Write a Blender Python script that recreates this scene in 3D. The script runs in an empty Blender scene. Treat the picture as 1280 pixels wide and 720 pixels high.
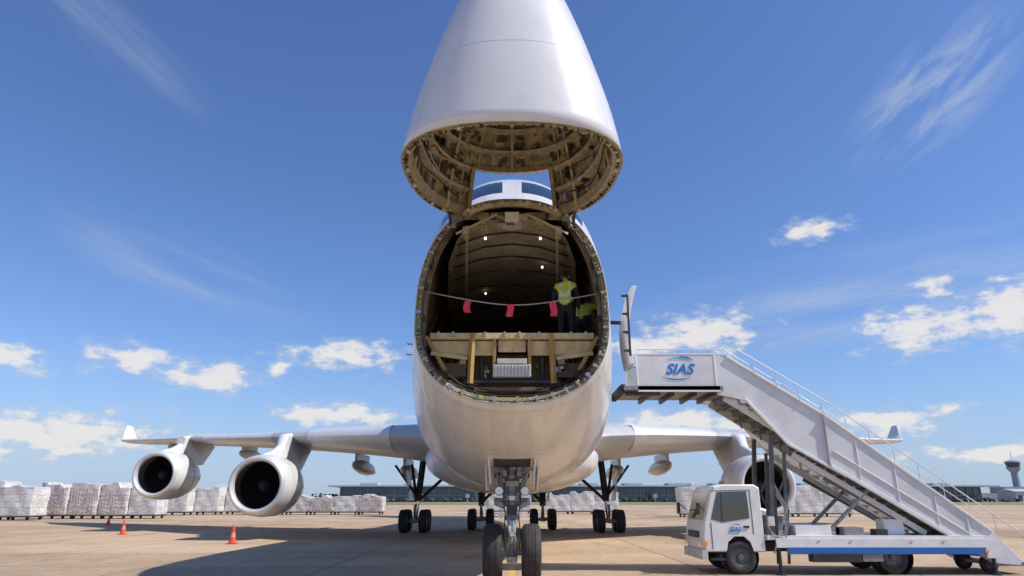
import bpy, bmesh, math, random
from mathutils import Vector, Matrix
random.seed(7)
scene = bpy.context.scene
R = math.radians

# ------------------------------------------------------------------ materials
def mat(name, col, rough=0.5, metal=0.0, var=0.0, vscale=3.0, bump=0.0, bscale=20.0, dirt=None, spec=0.5, coat=0.0, emit=None):
    m = bpy.data.materials.new(name); m.use_nodes = True
    nt = m.node_tree; b = nt.nodes['Principled BSDF']
    b.inputs['Roughness'].default_value = rough
    b.inputs['Metallic'].default_value = metal
    b.inputs['Specular IOR Level'].default_value = spec
    b.inputs['Coat Weight'].default_value = coat
    c4 = (*col, 1)
    tc = nt.nodes.new('ShaderNodeTexCoord')
    if var > 0:
        n = nt.nodes.new('ShaderNodeTexNoise'); n.inputs['Scale'].default_value = vscale
        n.inputs['Detail'].default_value = 5; n.inputs['Roughness'].default_value = 0.65
        nt.links.new(tc.outputs['Object'], n.inputs['Vector'])
        r = nt.nodes.new('ShaderNodeValToRGB')
        d = dirt if dirt else tuple(x * (1 - var) for x in col)
        r.color_ramp.elements[0].position = 0.3; r.color_ramp.elements[0].color = (*d, 1)
        r.color_ramp.elements[1].position = 0.62; r.color_ramp.elements[1].color = c4
        nt.links.new(n.outputs['Fac'], r.inputs['Fac'])
        nt.links.new(r.outputs['Color'], b.inputs['Base Color'])
    else:
        b.inputs['Base Color'].default_value = c4
    if bump > 0:
        n2 = nt.nodes.new('ShaderNodeTexNoise'); n2.inputs['Scale'].default_value = bscale
        n2.inputs['Detail'].default_value = 3
        nt.links.new(tc.outputs['Object'], n2.inputs['Vector'])
        bp = nt.nodes.new('ShaderNodeBump'); bp.inputs['Strength'].default_value = bump
        bp.inputs['Distance'].default_value = 0.05
        nt.links.new(n2.outputs['Fac'], bp.inputs['Height'])
        nt.links.new(bp.outputs['Normal'], b.inputs['Normal'])
    if emit:
        b.inputs['Emission Color'].default_value = (*emit[0], 1); b.inputs['Emission Strength'].default_value = emit[1]
    return m

def skin_paint(name, col, dirtcol, seam=1.9):
    m = mat(name, col, 0.3, 0.0, coat=0.2)
    nt = m.node_tree; b = nt.nodes['Principled BSDF']
    tc = nt.nodes.new('ShaderNodeTexCoord')
    mp = nt.nodes.new('ShaderNodeMapping'); mp.inputs['Scale'].default_value = (2.6, 0.5, 0.6)
    nt.links.new(tc.outputs['Object'], mp.inputs['Vector'])
    n = nt.nodes.new('ShaderNodeTexNoise'); n.inputs['Scale'].default_value = 1.3; n.inputs['Detail'].default_value = 7
    n.inputs['Roughness'].default_value = 0.7
    nt.links.new(mp.outputs[0], n.inputs['Vector'])
    r = nt.nodes.new('ShaderNodeValToRGB')
    r.color_ramp.elements[0].position = 0.30; r.color_ramp.elements[0].color = (*dirtcol, 1)
    r.color_ramp.elements[1].position = 0.6; r.color_ramp.elements[1].color = (*col, 1)
    nt.links.new(n.outputs['Fac'], r.inputs['Fac'])
    sp = nt.nodes.new('ShaderNodeSeparateXYZ'); nt.links.new(tc.outputs['Object'], sp.inputs[0])
    def seamnode(out, period, width):
        a = nt.nodes.new('ShaderNodeMath'); a.operation = 'PINGPONG'; a.inputs[1].default_value = period / 2
        nt.links.new(out, a.inputs[0])
        c = nt.nodes.new('ShaderNodeMath'); c.operation = 'LESS_THAN'; c.inputs[1].default_value = width
        nt.links.new(a.outputs[0], c.inputs[0]); return c.outputs[0]
    s1 = seamnode(sp.outputs['Y'], seam, 0.007)
    s2 = seamnode(sp.outputs['Z'], 1.37, 0.004)
    mx = nt.nodes.new('ShaderNodeMath'); mx.operation = 'MAXIMUM'
    nt.links.new(s1, mx.inputs[0]); nt.links.new(s2, mx.inputs[1])
    ml = nt.nodes.new('ShaderNodeMath'); ml.operation = 'MULTIPLY'; ml.inputs[1].default_value = 0.5
    nt.links.new(mx.outputs[0], ml.inputs[0])
    mix = nt.nodes.new('ShaderNodeMix'); mix.data_type = 'RGBA'
    nt.links.new(ml.outputs[0], mix.inputs['Factor']); nt.links.new(r.outputs['Color'], mix.inputs['A'])
    mix.inputs['B'].default_value = (0.18, 0.18, 0.18, 1)
    nt.links.new(mix.outputs['Result'], b.inputs['Base Color'])
    n2 = nt.nodes.new('ShaderNodeTexNoise'); n2.inputs['Scale'].default_value = 1.1; n2.inputs['Detail'].default_value = 2
    nt.links.new(tc.outputs['Object'], n2.inputs['Vector'])
    bp = nt.nodes.new('ShaderNodeBump'); bp.inputs['Strength'].default_value = 0.15; bp.inputs['Distance'].default_value = 0.1
    nt.links.new(n2.outputs['Fac'], bp.inputs['Height']); nt.links.new(bp.outputs['Normal'], b.inputs['Normal'])
    return m

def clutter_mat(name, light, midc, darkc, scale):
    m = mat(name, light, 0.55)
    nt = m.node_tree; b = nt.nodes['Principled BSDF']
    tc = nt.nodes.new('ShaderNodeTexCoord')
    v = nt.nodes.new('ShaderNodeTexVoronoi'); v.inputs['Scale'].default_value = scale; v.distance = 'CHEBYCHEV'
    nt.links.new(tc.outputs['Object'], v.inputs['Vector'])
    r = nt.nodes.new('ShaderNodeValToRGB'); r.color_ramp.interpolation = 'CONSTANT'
    e = r.color_ramp.elements; e[0].position = 0; e[0].color = (*light, 1); e[1].position = .80; e[1].color = (*darkc, 1)  # dark cells paint the shade of cavities between parts into the colour
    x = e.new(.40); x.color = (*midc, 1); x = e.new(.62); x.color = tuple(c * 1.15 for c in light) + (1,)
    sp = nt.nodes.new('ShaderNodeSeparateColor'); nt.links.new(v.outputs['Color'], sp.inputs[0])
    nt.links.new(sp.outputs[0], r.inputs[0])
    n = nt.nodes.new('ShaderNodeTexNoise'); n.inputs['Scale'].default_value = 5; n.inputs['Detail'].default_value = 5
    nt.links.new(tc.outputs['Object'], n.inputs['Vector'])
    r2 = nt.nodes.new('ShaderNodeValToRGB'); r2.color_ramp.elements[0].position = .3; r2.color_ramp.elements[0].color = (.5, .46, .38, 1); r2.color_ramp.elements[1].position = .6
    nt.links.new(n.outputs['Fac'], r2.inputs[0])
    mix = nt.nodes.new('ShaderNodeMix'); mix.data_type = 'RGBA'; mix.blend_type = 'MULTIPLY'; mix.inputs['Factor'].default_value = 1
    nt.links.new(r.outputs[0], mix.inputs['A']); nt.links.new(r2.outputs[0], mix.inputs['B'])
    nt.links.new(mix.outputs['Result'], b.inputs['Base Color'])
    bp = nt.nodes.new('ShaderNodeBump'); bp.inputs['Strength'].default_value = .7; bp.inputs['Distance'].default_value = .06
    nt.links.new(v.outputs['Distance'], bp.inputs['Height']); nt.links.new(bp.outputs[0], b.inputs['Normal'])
    return m

M = {}
M['plane'] = skin_paint('aircraft_paint', (0.73, 0.72, 0.71), (0.60, 0.58, 0.555))
M['wing'] = mat('wing_grey', (0.52, 0.53, 0.54), 0.35, 0.05, var=0.2, vscale=0.6)
M['white'] = mat('white_paint', (0.76, 0.76, 0.75), 0.35, var=0.14, vscale=2.5, coat=0.2)
M['nac'] = mat('nacelle_paint', (0.74, 0.74, 0.74), 0.3, var=0.12, vscale=1.2, coat=0.2)
M['lip'] = mat('lip_metal', (0.68, 0.68, 0.68), 0.4, 0.3)
M['lining'] = mat('cargo_lining', (0.40, 0.335, 0.26), 0.65, var=0.45, vscale=1.5, bump=0.3, bscale=5)
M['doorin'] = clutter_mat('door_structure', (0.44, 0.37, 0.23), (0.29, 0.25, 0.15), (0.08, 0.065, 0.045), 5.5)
M['rib'] = mat('frame_rib', (0.56, 0.48, 0.32), 0.5, var=0.55, vscale=7.0)
M['rim'] = mat('zinc_primer_rim', (0.36, 0.32, 0.18), 0.5, 0.1, var=0.7, vscale=11.0)
M['green'] = mat('latch_green', (0.14, 0.22, 0.11), 0.45, 0.2, var=0.4, vscale=30)
M['tan'] = mat('latch_tan', (0.52, 0.45, 0.28), 0.45, 0.2, var=0.5, vscale=25)
M['steel'] = mat('steel', (0.50, 0.50, 0.49), 0.35, 0.7, var=0.3, vscale=10)
M['chrome'] = mat('piston_chrome', (0.75, 0.75, 0.75), 0.12, 1.0)
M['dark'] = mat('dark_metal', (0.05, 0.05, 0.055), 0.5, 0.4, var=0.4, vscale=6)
M['gear'] = mat('gear_grey', (0.38, 0.39, 0.39), 0.45, 0.1, var=0.55, vscale=9)
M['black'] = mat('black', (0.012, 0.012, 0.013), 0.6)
M['bay'] = mat('gear_bay_shade', (0.09, 0.085, 0.07), 0.7, var=0.6, vscale=6)
M['rubber'] = mat('rubber', (0.022, 0.022, 0.023), 0.75, var=0.4, vscale=9, dirt=(0.05, 0.045, 0.04))
M['glass'] = mat('dark_glass', (0.02, 0.035, 0.06), 0.05, spec=0.7)
M['cabglass'] = mat('cab_glass', (0.05, 0.065, 0.075), 0.05, spec=0.9, coat=0.5)
M['timber'] = mat('yellow_beam', (0.66, 0.51, 0.26), 0.6, var=0.35, vscale=5)
M['brown'] = mat('brown_panel', (0.20, 0.125, 0.065), 0.7, var=0.5, vscale=5)
M['greybox'] = mat('grey_box', (0.60, 0.59, 0.55), 0.5, var=0.25, vscale=9)
M['red'] = mat('red_flag', (0.80, 0.06, 0.12), 0.7, var=0.2, vscale=12)
M['strap'] = mat('strap', (0.40, 0.39, 0.37), 0.7)
M['blue'] = mat('stripe_blue', (0.02, 0.14, 0.45), 0.35, var=0.15, vscale=3)
M['logo'] = mat('logo_blue', (0.01, 0.17, 0.52), 0.4)
M['logo2'] = mat('logo_light_blue', (0.05, 0.42, 0.70), 0.4)
M['grate'] = mat('step_metal', (0.30, 0.30, 0.29), 0.5, 0.3, var=0.4, vscale=12)
M['deck'] = mat('deck_metal', (0.36, 0.32, 0.26), 0.5, 0.1, var=0.5, vscale=4)
M['stairgrey'] = mat('stair_panel', (0.66, 0.67, 0.68), 0.42, 0.05, var=0.18, vscale=1.8)
M['orange'] = mat('cone_orange', (0.80, 0.09, 0.025), 0.5, var=0.25, vscale=12)
M['amber'] = mat('lamp_amber', (0.8, 0.3, 0.03), 0.3)
M['lamp'] = mat('lamp_glass', (0.8, 0.8, 0.8), 0.1, 0.4)

# ------------------------------------------------------------------ helpers
def root(name, loc=(0, 0, 0)):
    e = bpy.data.objects.new(name, None); e.empty_display_size = 0.5
    e.location = loc; scene.collection.objects.link(e); return e
def adopt(o, parent):
    if parent:
        o.parent = parent; o.matrix_parent_inverse = Matrix.Translation(-Vector(parent.location))

class MB:
    def __init__(s): s.v = []; s.f = []; s.m = []
    def add(s, vs, fs, mi=0):
        o = len(s.v); s.v += [tuple(x) for x in vs]
        for f in fs: s.f.append([i + o for i in f]); s.m.append(mi)
    def box(s, c, d, mi=0, rot=None):
        c = Vector(c); hx, hy, hz = d[0] / 2, d[1] / 2, d[2] / 2
        vs = [Vector((x, y, z)) for x in (-hx, hx) for y in (-hy, hy) for z in (-hz, hz)]
        if rot is not None: vs = [rot @ v for v in vs]
        s.add([v + c for v in vs], [(0, 1, 3, 2), (4, 6, 7, 5), (0, 4, 5, 1), (2, 3, 7, 6), (0, 2, 6, 4), (1, 5, 7, 3)], mi)
    def beam(s, p, q, w, h, mi=0):
        p = Vector(p); q = Vector(q); d = q - p
        s.box((p + q) / 2, (d.length, w, h), mi, d.to_track_quat('X', 'Z').to_matrix())
    def cyl(s, p, q, r, r2=None, n=12, mi=0, cap=True):
        if r2 is None: r2 = r
        s.lathe(p, Vector(q) - Vector(p), [(0, r), (1, r2)], n, mi, cap, unit=False)
    def lathe(s, o, d, prof, n=24, mi=0, cap=False, unit=True):
        o = Vector(o); d = Vector(d)
        ax = d.normalized(); L = 1 if unit else d.length
        u = ax.orthogonal().normalized(); w = ax.cross(u)
        vs = []
        for t, r in prof:
            for k in range(n):
                a = 2 * math.pi * k / n
                vs.append(o + ax * t * L + (u * math.cos(a) + w * math.sin(a)) * r)
        fs = []
        for i in range(len(prof) - 1):
            for k in range(n):
                k2 = (k + 1) % n
                fs.append((i * n + k, i * n + k2, (i + 1) * n + k2, (i + 1) * n + k))
        if cap: fs.append(tuple(range(n))[::-1]); fs.append(tuple((len(prof) - 1) * n + k for k in range(n)))
        s.add(vs, fs, mi)
    def tube(s, pts, r, n=8, mi=0):
        pts = [Vector(p) for p in pts]
        for a, b in zip(pts, pts[1:]): s.cyl(a, b, r, n=n, mi=mi)
    def loft(s, rings, mi=0, closed=True, cap=False):
        n = len(rings[0]); vs = [p for r in rings for p in r]; fs = []
        for i in range(len(rings) - 1):
            for k in range(n if closed else n - 1):
                k2 = (k + 1) % n
                fs.append((i * n + k, i * n + k2, (i + 1) * n + k2, (i + 1) * n + k))
        if cap: fs.append(tuple(range(n))[::-1]); fs.append(tuple((len(rings) - 1) * n + k for k in range(n)))
        s.add(vs, fs, mi)
    def prism(s, poly, y0, y1, mi=0):
        n = len(poly)
        vs = [(x, y0, z) for x, z in poly] + [(x, y1, z) for x, z in poly]
        fs = [tuple(range(n)), tuple(range(n, 2 * n))[::-1]] + [(i, (i + 1) % n, (i + 1) % n + n, i + n) for i in range(n)]
        s.add(vs, fs, mi)
    def build(s, name, mats, parent=None, smooth=False, bevel=0.0, seg=2, recalc=True, autos=40):
        me = bpy.data.meshes.new(name); me.from_pydata(s.v, [], s.f)
        for mm in (mats if isinstance(mats, (list, tuple)) else [mats]): me.materials.append(mm)
        me.polygons.foreach_set('material_index', s.m)
        if recalc:
            bm = bmesh.new(); bm.from_mesh(me)
            bmesh.ops.recalc_face_normals(bm, faces=bm.faces); bm.to_mesh(me); bm.free()
        if smooth:
            me.polygons.foreach_set('use_smooth', [True] * len(me.polygons))
            try: me.set_sharp_from_angle(angle=R(autos))
            except Exception: pass
        o = bpy.data.objects.new(name, me); scene.collection.objects.link(o); adopt(o, parent)
        if bevel > 0:
            b = o.modifiers.new('bevel', 'BEVEL'); b.width = bevel; b.segments = seg; b.limit_method = 'ANGLE'
        return o

def hermite(tab, x):
    if x <= tab[0][0]: return tab[0][1:]
    if x >= tab[-1][0]: return tab[-1][1:]
    for i in range(len(tab) - 1):
        if tab[i][0] <= x <= tab[i + 1][0]: break
    x0, x1 = tab[i][0], tab[i + 1][0]; h = x1 - x0; t = (x - x0) / h
    out = []
    for c in range(1, len(tab[0])):
        y0, y1 = tab[i][c], tab[i + 1][c]; s = (y1 - y0) / h
        m0 = s if i == 0 else 0.5 * (s + (y0 - tab[i - 1][c]) / (x0 - tab[i - 1][0]))
        m1 = s if i + 2 >= len(tab) else 0.5 * (s + (tab[i + 2][c] - y1) / (tab[i + 2][0] - x1))
        if s == 0: m0 = m1 = 0
        t2, t3 = t * t, t * t * t
        out.append((2 * t3 - 3 * t2 + 1) * y0 + (t3 - 2 * t2 + t) * h * m0 + (-2 * t3 + 3 * t2) * y1 + (t3 - t2) * h * m1)
    return out

def spow(v, p): return math.copysign(abs(v) ** p, v)
NR = 96
def section(W, zb, zt, zm, n, k, off=0.0, N=NR):
    a = 2 * math.pi * k / N
    c, s = math.cos(a), math.sin(a)
    x = (W - off) * spow(c, 2 / n)
    hh = (zt - zm - off) if s >= 0 else (zm - zb - off)
    return x, zm + hh * spow(s, 2 / n)

# ------------------------------------------------------------------ aircraft
plane = root('cargo_airplane', (0, 16.5, 0))
FUS = [(13.0, 1.95, 3.52, 7.80, 5.2, 2.4), (13.5, 2.03, 3.32, 8.00, 5.2, 2.4), (14.0, 2.11, 3.12, 8.30, 5.2, 2.4),
       (14.5, 2.19, 2.96, 8.70, 5.2, 2.4), (15.0, 2.27, 2.83, 9.12, 5.2, 2.4), (15.6, 2.36, 2.68, 9.55, 5.2, 2.4),
       (16.2, 2.44, 2.55, 9.90, 5.2, 2.35), (17.0, 2.55, 2.42, 10.18, 5.2, 2.3), (18.0, 2.69, 2.30, 10.28, 5.2, 2.3),
       (19.5, 2.88, 2.20, 10.3, 5.2, 2.3), (21, 3.08, 2.14, 10.3, 5.2, 2.25), (23, 3.25, 2.1, 10.3, 5.2, 2.2),
       (30, 3.25, 2.15, 10.2, 5.2, 2.15), (38, 3.25, 2.2, 9.5, 5.2, 2.05), (46, 3.25, 2.2, 8.9, 5.3, 2.0),
       (56, 3.2, 2.4, 8.7, 5.4, 2.0), (64, 2.6, 3.5, 8.6, 5.9, 2.0), (72, 1.5, 5.2, 8.3, 6.7, 2.0), (79, 0.3, 6.9, 7.6, 7.2, 2.0)]
RIM = (1.95, 3.52, 7.8, 5.2, 2.4); LIP = (1.74, 3.52, 7.42, 5.2, 2.4)
ys = [13.0 + 0.25 * i for i in range(1, 45)] + [25, 27, 30, 34, 38, 42, 46, 51, 56, 60, 64, 68, 72, 76, 79]
KL, KR = 17, 31
mb = MB(); rings = []; r0 = []
for k in range(NR):
    x, z = section(*RIM, k); y = 13.0
    if KL <= k <= KR:
        x, z = section(*LIP, k); y = 12.1
    r0.append((x, y, z))
rings.append(r0)
for y in ys:
    p = hermite(FUS, y)
    rings.append([(section(*p, k)[0], y, section(*p, k)[1]) for k in range(NR)])
mb.loft(rings, 0, True, False)
for i, f in enumerate(mb.f):
    cx = sum(mb.v[j][0] for j in f) / 4; cy = sum(mb.v[j][1] for j in f) / 4; cz = sum(mb.v[j][2] for j in f) / 4
    k = i % NR
    if 14.5 < cy < 15.6 and 11 <= k <= 36 and k not in (11, 16, 23, 24, 31, 36): mb.m[i] = 3
    if 18.5 < cy < 19.6 and cx > 0 and 4.95 < cz < 6.9: mb.m[i] = 4  # black faces paint the unlit interior behind the open entry door
    if 15.7 < cy < 18.2 and abs(cx) < 0.45 and cz < 3.0: mb.m[i] = 5  # dark faces paint the shaded gear bay cavity onto the closed skin
mb.f.append([len(mb.v) - NR + k for k in range(NR)]); mb.m.append(0)
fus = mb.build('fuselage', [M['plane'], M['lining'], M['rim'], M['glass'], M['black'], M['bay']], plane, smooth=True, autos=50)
me = fus.data; s = 0
for p in me.polygons:
    c = p.center; s += 1 if p.normal.dot(Vector((c.x, 0, c.z - 5.5))) > 0 else -1
if s < 0: me.flip_normals()
# extra lining slots so every exterior material gets a lining on the inside of the shell
so = fus.modifiers.new('shell', 'SOLIDIFY'); so.thickness = 0.14; so.offset = -1
so.material_offset = 1; so.material_offset_rim = 2; so.use_even_offset = False

mb = MB(); L = []
for y in [13.55, 14, 15, 17, 20, 24, 30, 34]:
    L.append((y, hermite(FUS, y)[0] - 0.22))
for (y0, w0), (y1, w1) in zip(L, L[1:]):
    mb.add([(-w0, y0, 4.86), (w0, y0, 4.86), (w1, y1, 4.86), (-w1, y1, 4.86), (-w0, y0, 4.78), (w0, y0, 4.78), (w1, y1, 4.78), (-w1, y1, 4.78)],
           [(0, 1, 2, 3), (4, 5, 6, 7), (0, 1, 5, 4)])
mb.build('main_deck', M['deck'], plane, recalc=False)
mb = MB()
p = hermite(FUS, 14.05)
pts = [q for q in [section(*p, k, off=0.16) for k in range(NR)] if q[1] < 4.8]
mb.add([(x, 14.05, z) for x, z in pts], [tuple(range(len(pts)))])
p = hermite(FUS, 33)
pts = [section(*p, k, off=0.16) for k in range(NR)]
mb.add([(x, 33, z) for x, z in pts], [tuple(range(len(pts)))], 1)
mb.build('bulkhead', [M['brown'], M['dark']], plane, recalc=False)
mb = MB()
for y in [14.2, 15.2, 16.2, 17.2, 18.2, 19.2, 20.2, 21.4, 22.6, 24, 26]:
    p = hermite(FUS, y); A = []
    ks = [k for k in range(-2, NR // 2 + 3)]
    for off, yy in ((0.15, y), (0.26, y), (0.26, y + 0.07), (0.15, y + 0.07)):
        A.append([(section(*p, k % NR, off=off)[0], yy, section(*p, k % NR, off=off)[1]) for k in ks])
    mb.loft(A, 0, False)
for sx in (-1, 1):       # longitudinal rails & cable trays on the side walls
    for z in (5.5, 6.2, 6.7):
        pts = []
        for y in (13.6, 15, 17, 20, 24):
            p = hermite(FUS, y); t = (z - p[3]) / (p[2] - p[3]); pts.append((sx * ((p[0] - .22) * max(0, 1 - t ** p[4]) ** (1 / p[4])), y, z))
        for a, b in zip(pts, pts[1:]): mb.beam(a, b, .05, .09, 1)
mb.build('hold_frames', [M['lining'], M['gear']], plane, smooth=True)
mb = MB(); A = []
for y, zc, hw in ((13.15, 7.52, 1.0), (14.2, 7.68, 1.25), (16, 7.8, 1.6), (20, 7.9, 2.0), (26, 7.9, 2.2), (33, 7.9, 2.2)):
    A.append([(hw * t, y, zc - 0.32 * t * t) for t in [-1 + j / 6 for j in range(13)]])
mb.loft(A, 3, False)
for y in (14.5, 15.4, 16.4, 17.6, 19, 21, 23): 
    hw = 1.2 + (y - 14) * .12
    for t0, t1 in ((-1, -.5), (-.5, 0), (0, .5), (.5, 1)):
        zc = 7.66 + min(.2, (y - 14) * .06)
        mb.beam((hw * t0, y, zc - .32 * t0 * t0), (hw * t1, y, zc - .32 * t1 * t1), .03, .03, 5)
mb.box((0, 12.72, 7.24), (0.62, 0.40, 0.08), 0)
mb.box((0, 12.50, 7.20), (0.28, 0.24, 0.12), 1)
for sx in (-1, 1):
    mb.box((sx * 0.58, 12.8, 7.14), (0.16, 0.4, 0.08), 0); mb.box((sx * 0.95, 12.9, 7.02), (0.12, 0.3, 0.16), 4)
    mb.beam((sx * 0.3, 12.4, 7.22), (sx * 1.15, 12.85, 6.98), 0.03, 0.04, 4)
mb.box((0, 13.05, 7.46), (2.0, 0.08, 0.14), 0)
mb.lathe((0, 13.9, 7.66), (0, 0.12, -1), [(0, 0.34), (0.06, 0.33), (0.07, 0.25), (0.10, 0.24), (0.10, 0.0)], 28, 1)
LAMPS = [(-0.62, 14.6, 7.60), (0.66, 14.6, 7.60), (0.8, 16.8, 7.66), (-0.8, 19.5, 7.76)]
for x, y, z in LAMPS: mb.cyl((x, y, z), (x, y, z - 0.05), 0.028, n=10, mi=2)
for x in (-1.2, 1.2): mb.beam((x * .8, 13.3, 7.33), (x * 1.4, 24, 7.6), 0.05, 0.05, 1)
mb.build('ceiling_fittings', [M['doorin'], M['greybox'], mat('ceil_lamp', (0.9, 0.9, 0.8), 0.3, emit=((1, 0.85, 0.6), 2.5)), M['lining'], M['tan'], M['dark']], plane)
l = bpy.data.lights.new('hold_lamp', 'POINT'); l.energy = 9; l.color = (1, .84, .66); l.shadow_soft_size = .5
o = bpy.data.objects.new('hold_lamp', l); o.location = (0, 15.6, 6.6); scene.collection.objects.link(o); adopt(o, plane)

mb = MB()
mb.box((0, 13.42, 4.95), (3.34, 0.14, 0.12), 0)
mb.box((-0.98, 13.50, 4.72), (1.32, 0.06, 0.30), 0); mb.box((0.98, 13.50, 4.72), (1.32, 0.06, 0.30), 0)
mb.box((0, 13.50, 4.76), (0.56, 0.06, 0.24), 0)
for sx in (-1, 1):
    mb.beam((sx * 0.80, 13.36, 5.0), (sx * 0.84, 13.40, 3.98), 0.09, 0.09, 1)
    mb.beam((sx * 0.36, 13.40, 4.9), (sx * 0.36, 13.44, 4.30), 0.06, 0.06, 1)
    mb.beam((sx * 1.65, 13.42, 4.6), (sx * 0.9, 13.44, 4.5), 0.05, 0.08, 0)
    mb.beam((sx * 1.75, 13.42, 4.95), (sx * 1.35, 13.44, 4.25), 0.06, 0.08, 1)
    for j in range(5):
        mb.box((sx * (1.0 + j * 0.14), 13.98, 4.32), (0.07, 0.12, 0.72 - j * 0.05), 2)
    mb.box((sx * 1.22, 13.80, 4.30), (0.55, 0.28, 0.30), 2)
    mb.cyl((sx * 0.62, 13.6, 4.0), (sx * 0.62, 13.6, 4.6), 0.05, mi=4)
    for j in range(14):
        mb.box((sx * random.uniform(.45, 1.45), 13.7, random.uniform(3.95, 4.5)), (random.uniform(.04, .18), .1, random.uniform(.03, .14)), random.choice([0, 1, 2, 2, 3, 5, 4]))
mb.box((0, 13.34, 4.22), (0.76, 0.16, 0.24), 3)
for j in range(11): mb.box((-0.34 + j * 0.068, 13.25, 4.22), (0.018, 0.02, 0.21), 5)
mb.box((0, 13.36, 4.42), (0.60, 0.12, 0.10), 3)
mb.box((0, 13.45, 4.02), (1.9, 0.10, 0.07), 4)
mb.box((0, 13.40, 3.86), (1.5, 0.10, 0.08), 2)
for x in (-1.5, -1.2, -0.55, -0.15, 0.15, 0.55, 1.2, 1.5): mb.box((x, 13.34, 4.98), (0.05, 0.05, 0.10), 5)
for j in range(14): mb.box((-0.95 + j * 0.146, 14.0, 3.95), (0.03, 0.08, 0.5), 2)
mb.tube([(-1.5, 13.4, 4.3), (-1.0, 13.38, 3.95), (-.3, 13.35, 3.8), (.4, 13.35, 3.82), (1.1, 13.38, 4.0), (1.5, 13.4, 4.35)], .018, mi=4)
mb.build('nose_threshold', [M['timber'], mat('ochre_strut', (0.46, 0.30, 0.09), 0.55, var=0.3, vscale=8), M['brown'], M['greybox'], M['dark'], M['steel']], plane, bevel=0.006)

mb = MB()
for k2 in range(0, 192):
    k = k2 / 2
    if KL - 1 <= k <= KR + 1: continue
    a = 2 * math.pi * k / NR; rot = Matrix.Rotation(-a, 3, 'Y')
    x, z = section(*RIM, k, off=0.075)
    if k2 % 5 == 0:
        mb.box((x, 12.975, z), (0.12, 0.07, 0.055), random.choice([0, 1, 4, 4]), rot)
        x, z = section(*RIM, k, off=0.055)
        mb.cyl((x, 12.96, z), (x, 12.92, z), 0.018, n=8, mi=1)
    elif random.random() < 0.8:
        x, z = section(*RIM, k, off=0.03 + random.random() * 0.09)
        mb.box((x, 12.99, z), (0.035, 0.04, 0.028), random.choice([0, 1, 3, 4, 4, 2]), rot)
for k in range(KL, KR + 1):
    x, z = section(*LIP, k, off=0.06); mb.box((x, 12.08, z), (0.05, 0.04, 0.03), random.choice([1, 3, 4]))
for off, r, mi in ((0.150, 0.016, 2), (0.012, 0.012, 3)):
    pts = [section(*RIM, k, off=off) for k in list(range(KR + 2, NR)) + list(range(0, KL - 1))]
    mb.tube([(x, 12.985, z) for x, z in pts], r, n=6, mi=mi)
mb.build('rim_latches', [M['green'], M['steel'], M['dark'], M['greybox'], M['tan']], plane)

# raised nose door
DOOR = [(0, 1.94, 3.50, 7.80, 5.2, 2.4), (0.8, 1.77, 3.56, 7.47, 5.15, 2.35), (1.6, 1.54, 3.66, 7.12, 5.1, 2.25), (2.5, 1.25, 3.84, 6.66, 5.05, 2.15),
        (3.4, 0.90, 4.10, 6.12, 5.0, 2.05), (4.0, 0.65, 4.32, 5.72, 4.98, 2.0), (4.5, 0.40, 4.56, 5.38, 4.97, 2.0), (4.75, 0.2, 4.76, 5.16, 4.96, 2.0), (4.82, 0.02, 4.94, 4.98, 4.96, 2.0)]
PIV = Vector((0, 13.0, 7.44)); ROT = Matrix.Rotation(R(-88), 3, 'X')
def D(x, a, z): return PIV + ROT @ (Vector((x, 13.0 - a, z)) - PIV)
avals = [0, 0.25, 0.5, 0.75, 0.95, 1.2, 1.5, 1.8, 2.1, 2.4, 2.7, 3.0, 3.3, 3.6, 3.9, 4.1, 4.3, 4.5, 4.65, 4.75, 4.82]
mb = MB(); rings = []
for a in avals:
    p = hermite(DOOR, a); rings.append([D(section(*p, k)[0], a, section(*p, k)[1]) for k in range(NR)])
vs = [q for r in rings for q in r]; fs = []
for i in range(len(rings) - 1):
    for k in range(NR):
        if avals[i] < 0.9 and KL <= k < KR: continue
        k2 = (k + 1) % NR; fs.append((i * NR + k, i * NR + k2, (i + 1) * NR + k2, (i + 1) * NR + k))
mb.add(vs, fs)
used = sorted({j for f in mb.f for j in f}); rm = {j: i for i, j in enumerate(used)}
mb.v = [mb.v[j] for j in used]; mb.f = [[rm[j] for j in f] for f in mb.f]
doorpaint = mat('nose_door_paint', (0.73, 0.73, 0.73), 0.27, var=0.10, vscale=1.1, coat=0.3, bump=0.07, bscale=1.5)
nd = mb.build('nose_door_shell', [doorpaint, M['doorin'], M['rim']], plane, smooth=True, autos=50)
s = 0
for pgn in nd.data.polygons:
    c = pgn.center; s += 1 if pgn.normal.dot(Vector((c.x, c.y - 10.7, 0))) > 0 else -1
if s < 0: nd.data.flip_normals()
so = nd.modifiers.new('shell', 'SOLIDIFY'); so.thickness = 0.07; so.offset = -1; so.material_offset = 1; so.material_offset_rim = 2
mb = MB()
def hoop(a0, a1, off0, off1, k0, k1, mi, m):
    A = []
    for off, aa in ((off0, a0), (off1, a0), (off1, a1), (off0, a1)):
        p = hermite(DOOR, aa)
        A.append([D(section(*p, k % NR, off=off)[0], aa, section(*p, k % NR, off=off)[1]) for k in range(k0, k1 + 1)])
    m.loft([A[0], A[1], A[2], A[3], A[0]], mi, False)
hoop(3.10, 3.122, -0.002, 0.01, 0, NR, 0, mb)
hoop(0.16, 0.168, -0.002, 0.01, KR, KL + NR, 0, mb)
hoop(1.55, 1.556, -0.0015, 0.01, 0, NR, 0, mb)
for k in (58, 86):
    pts = []
    for a in [0.02 + 0.15 * j for j in range(21)]:
        p = hermite(DOOR, a); x, z = section(*p, k, off=0.0005); pts.append(D(x, a, z))
    mb.tube(pts, 0.003, n=5)
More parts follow.
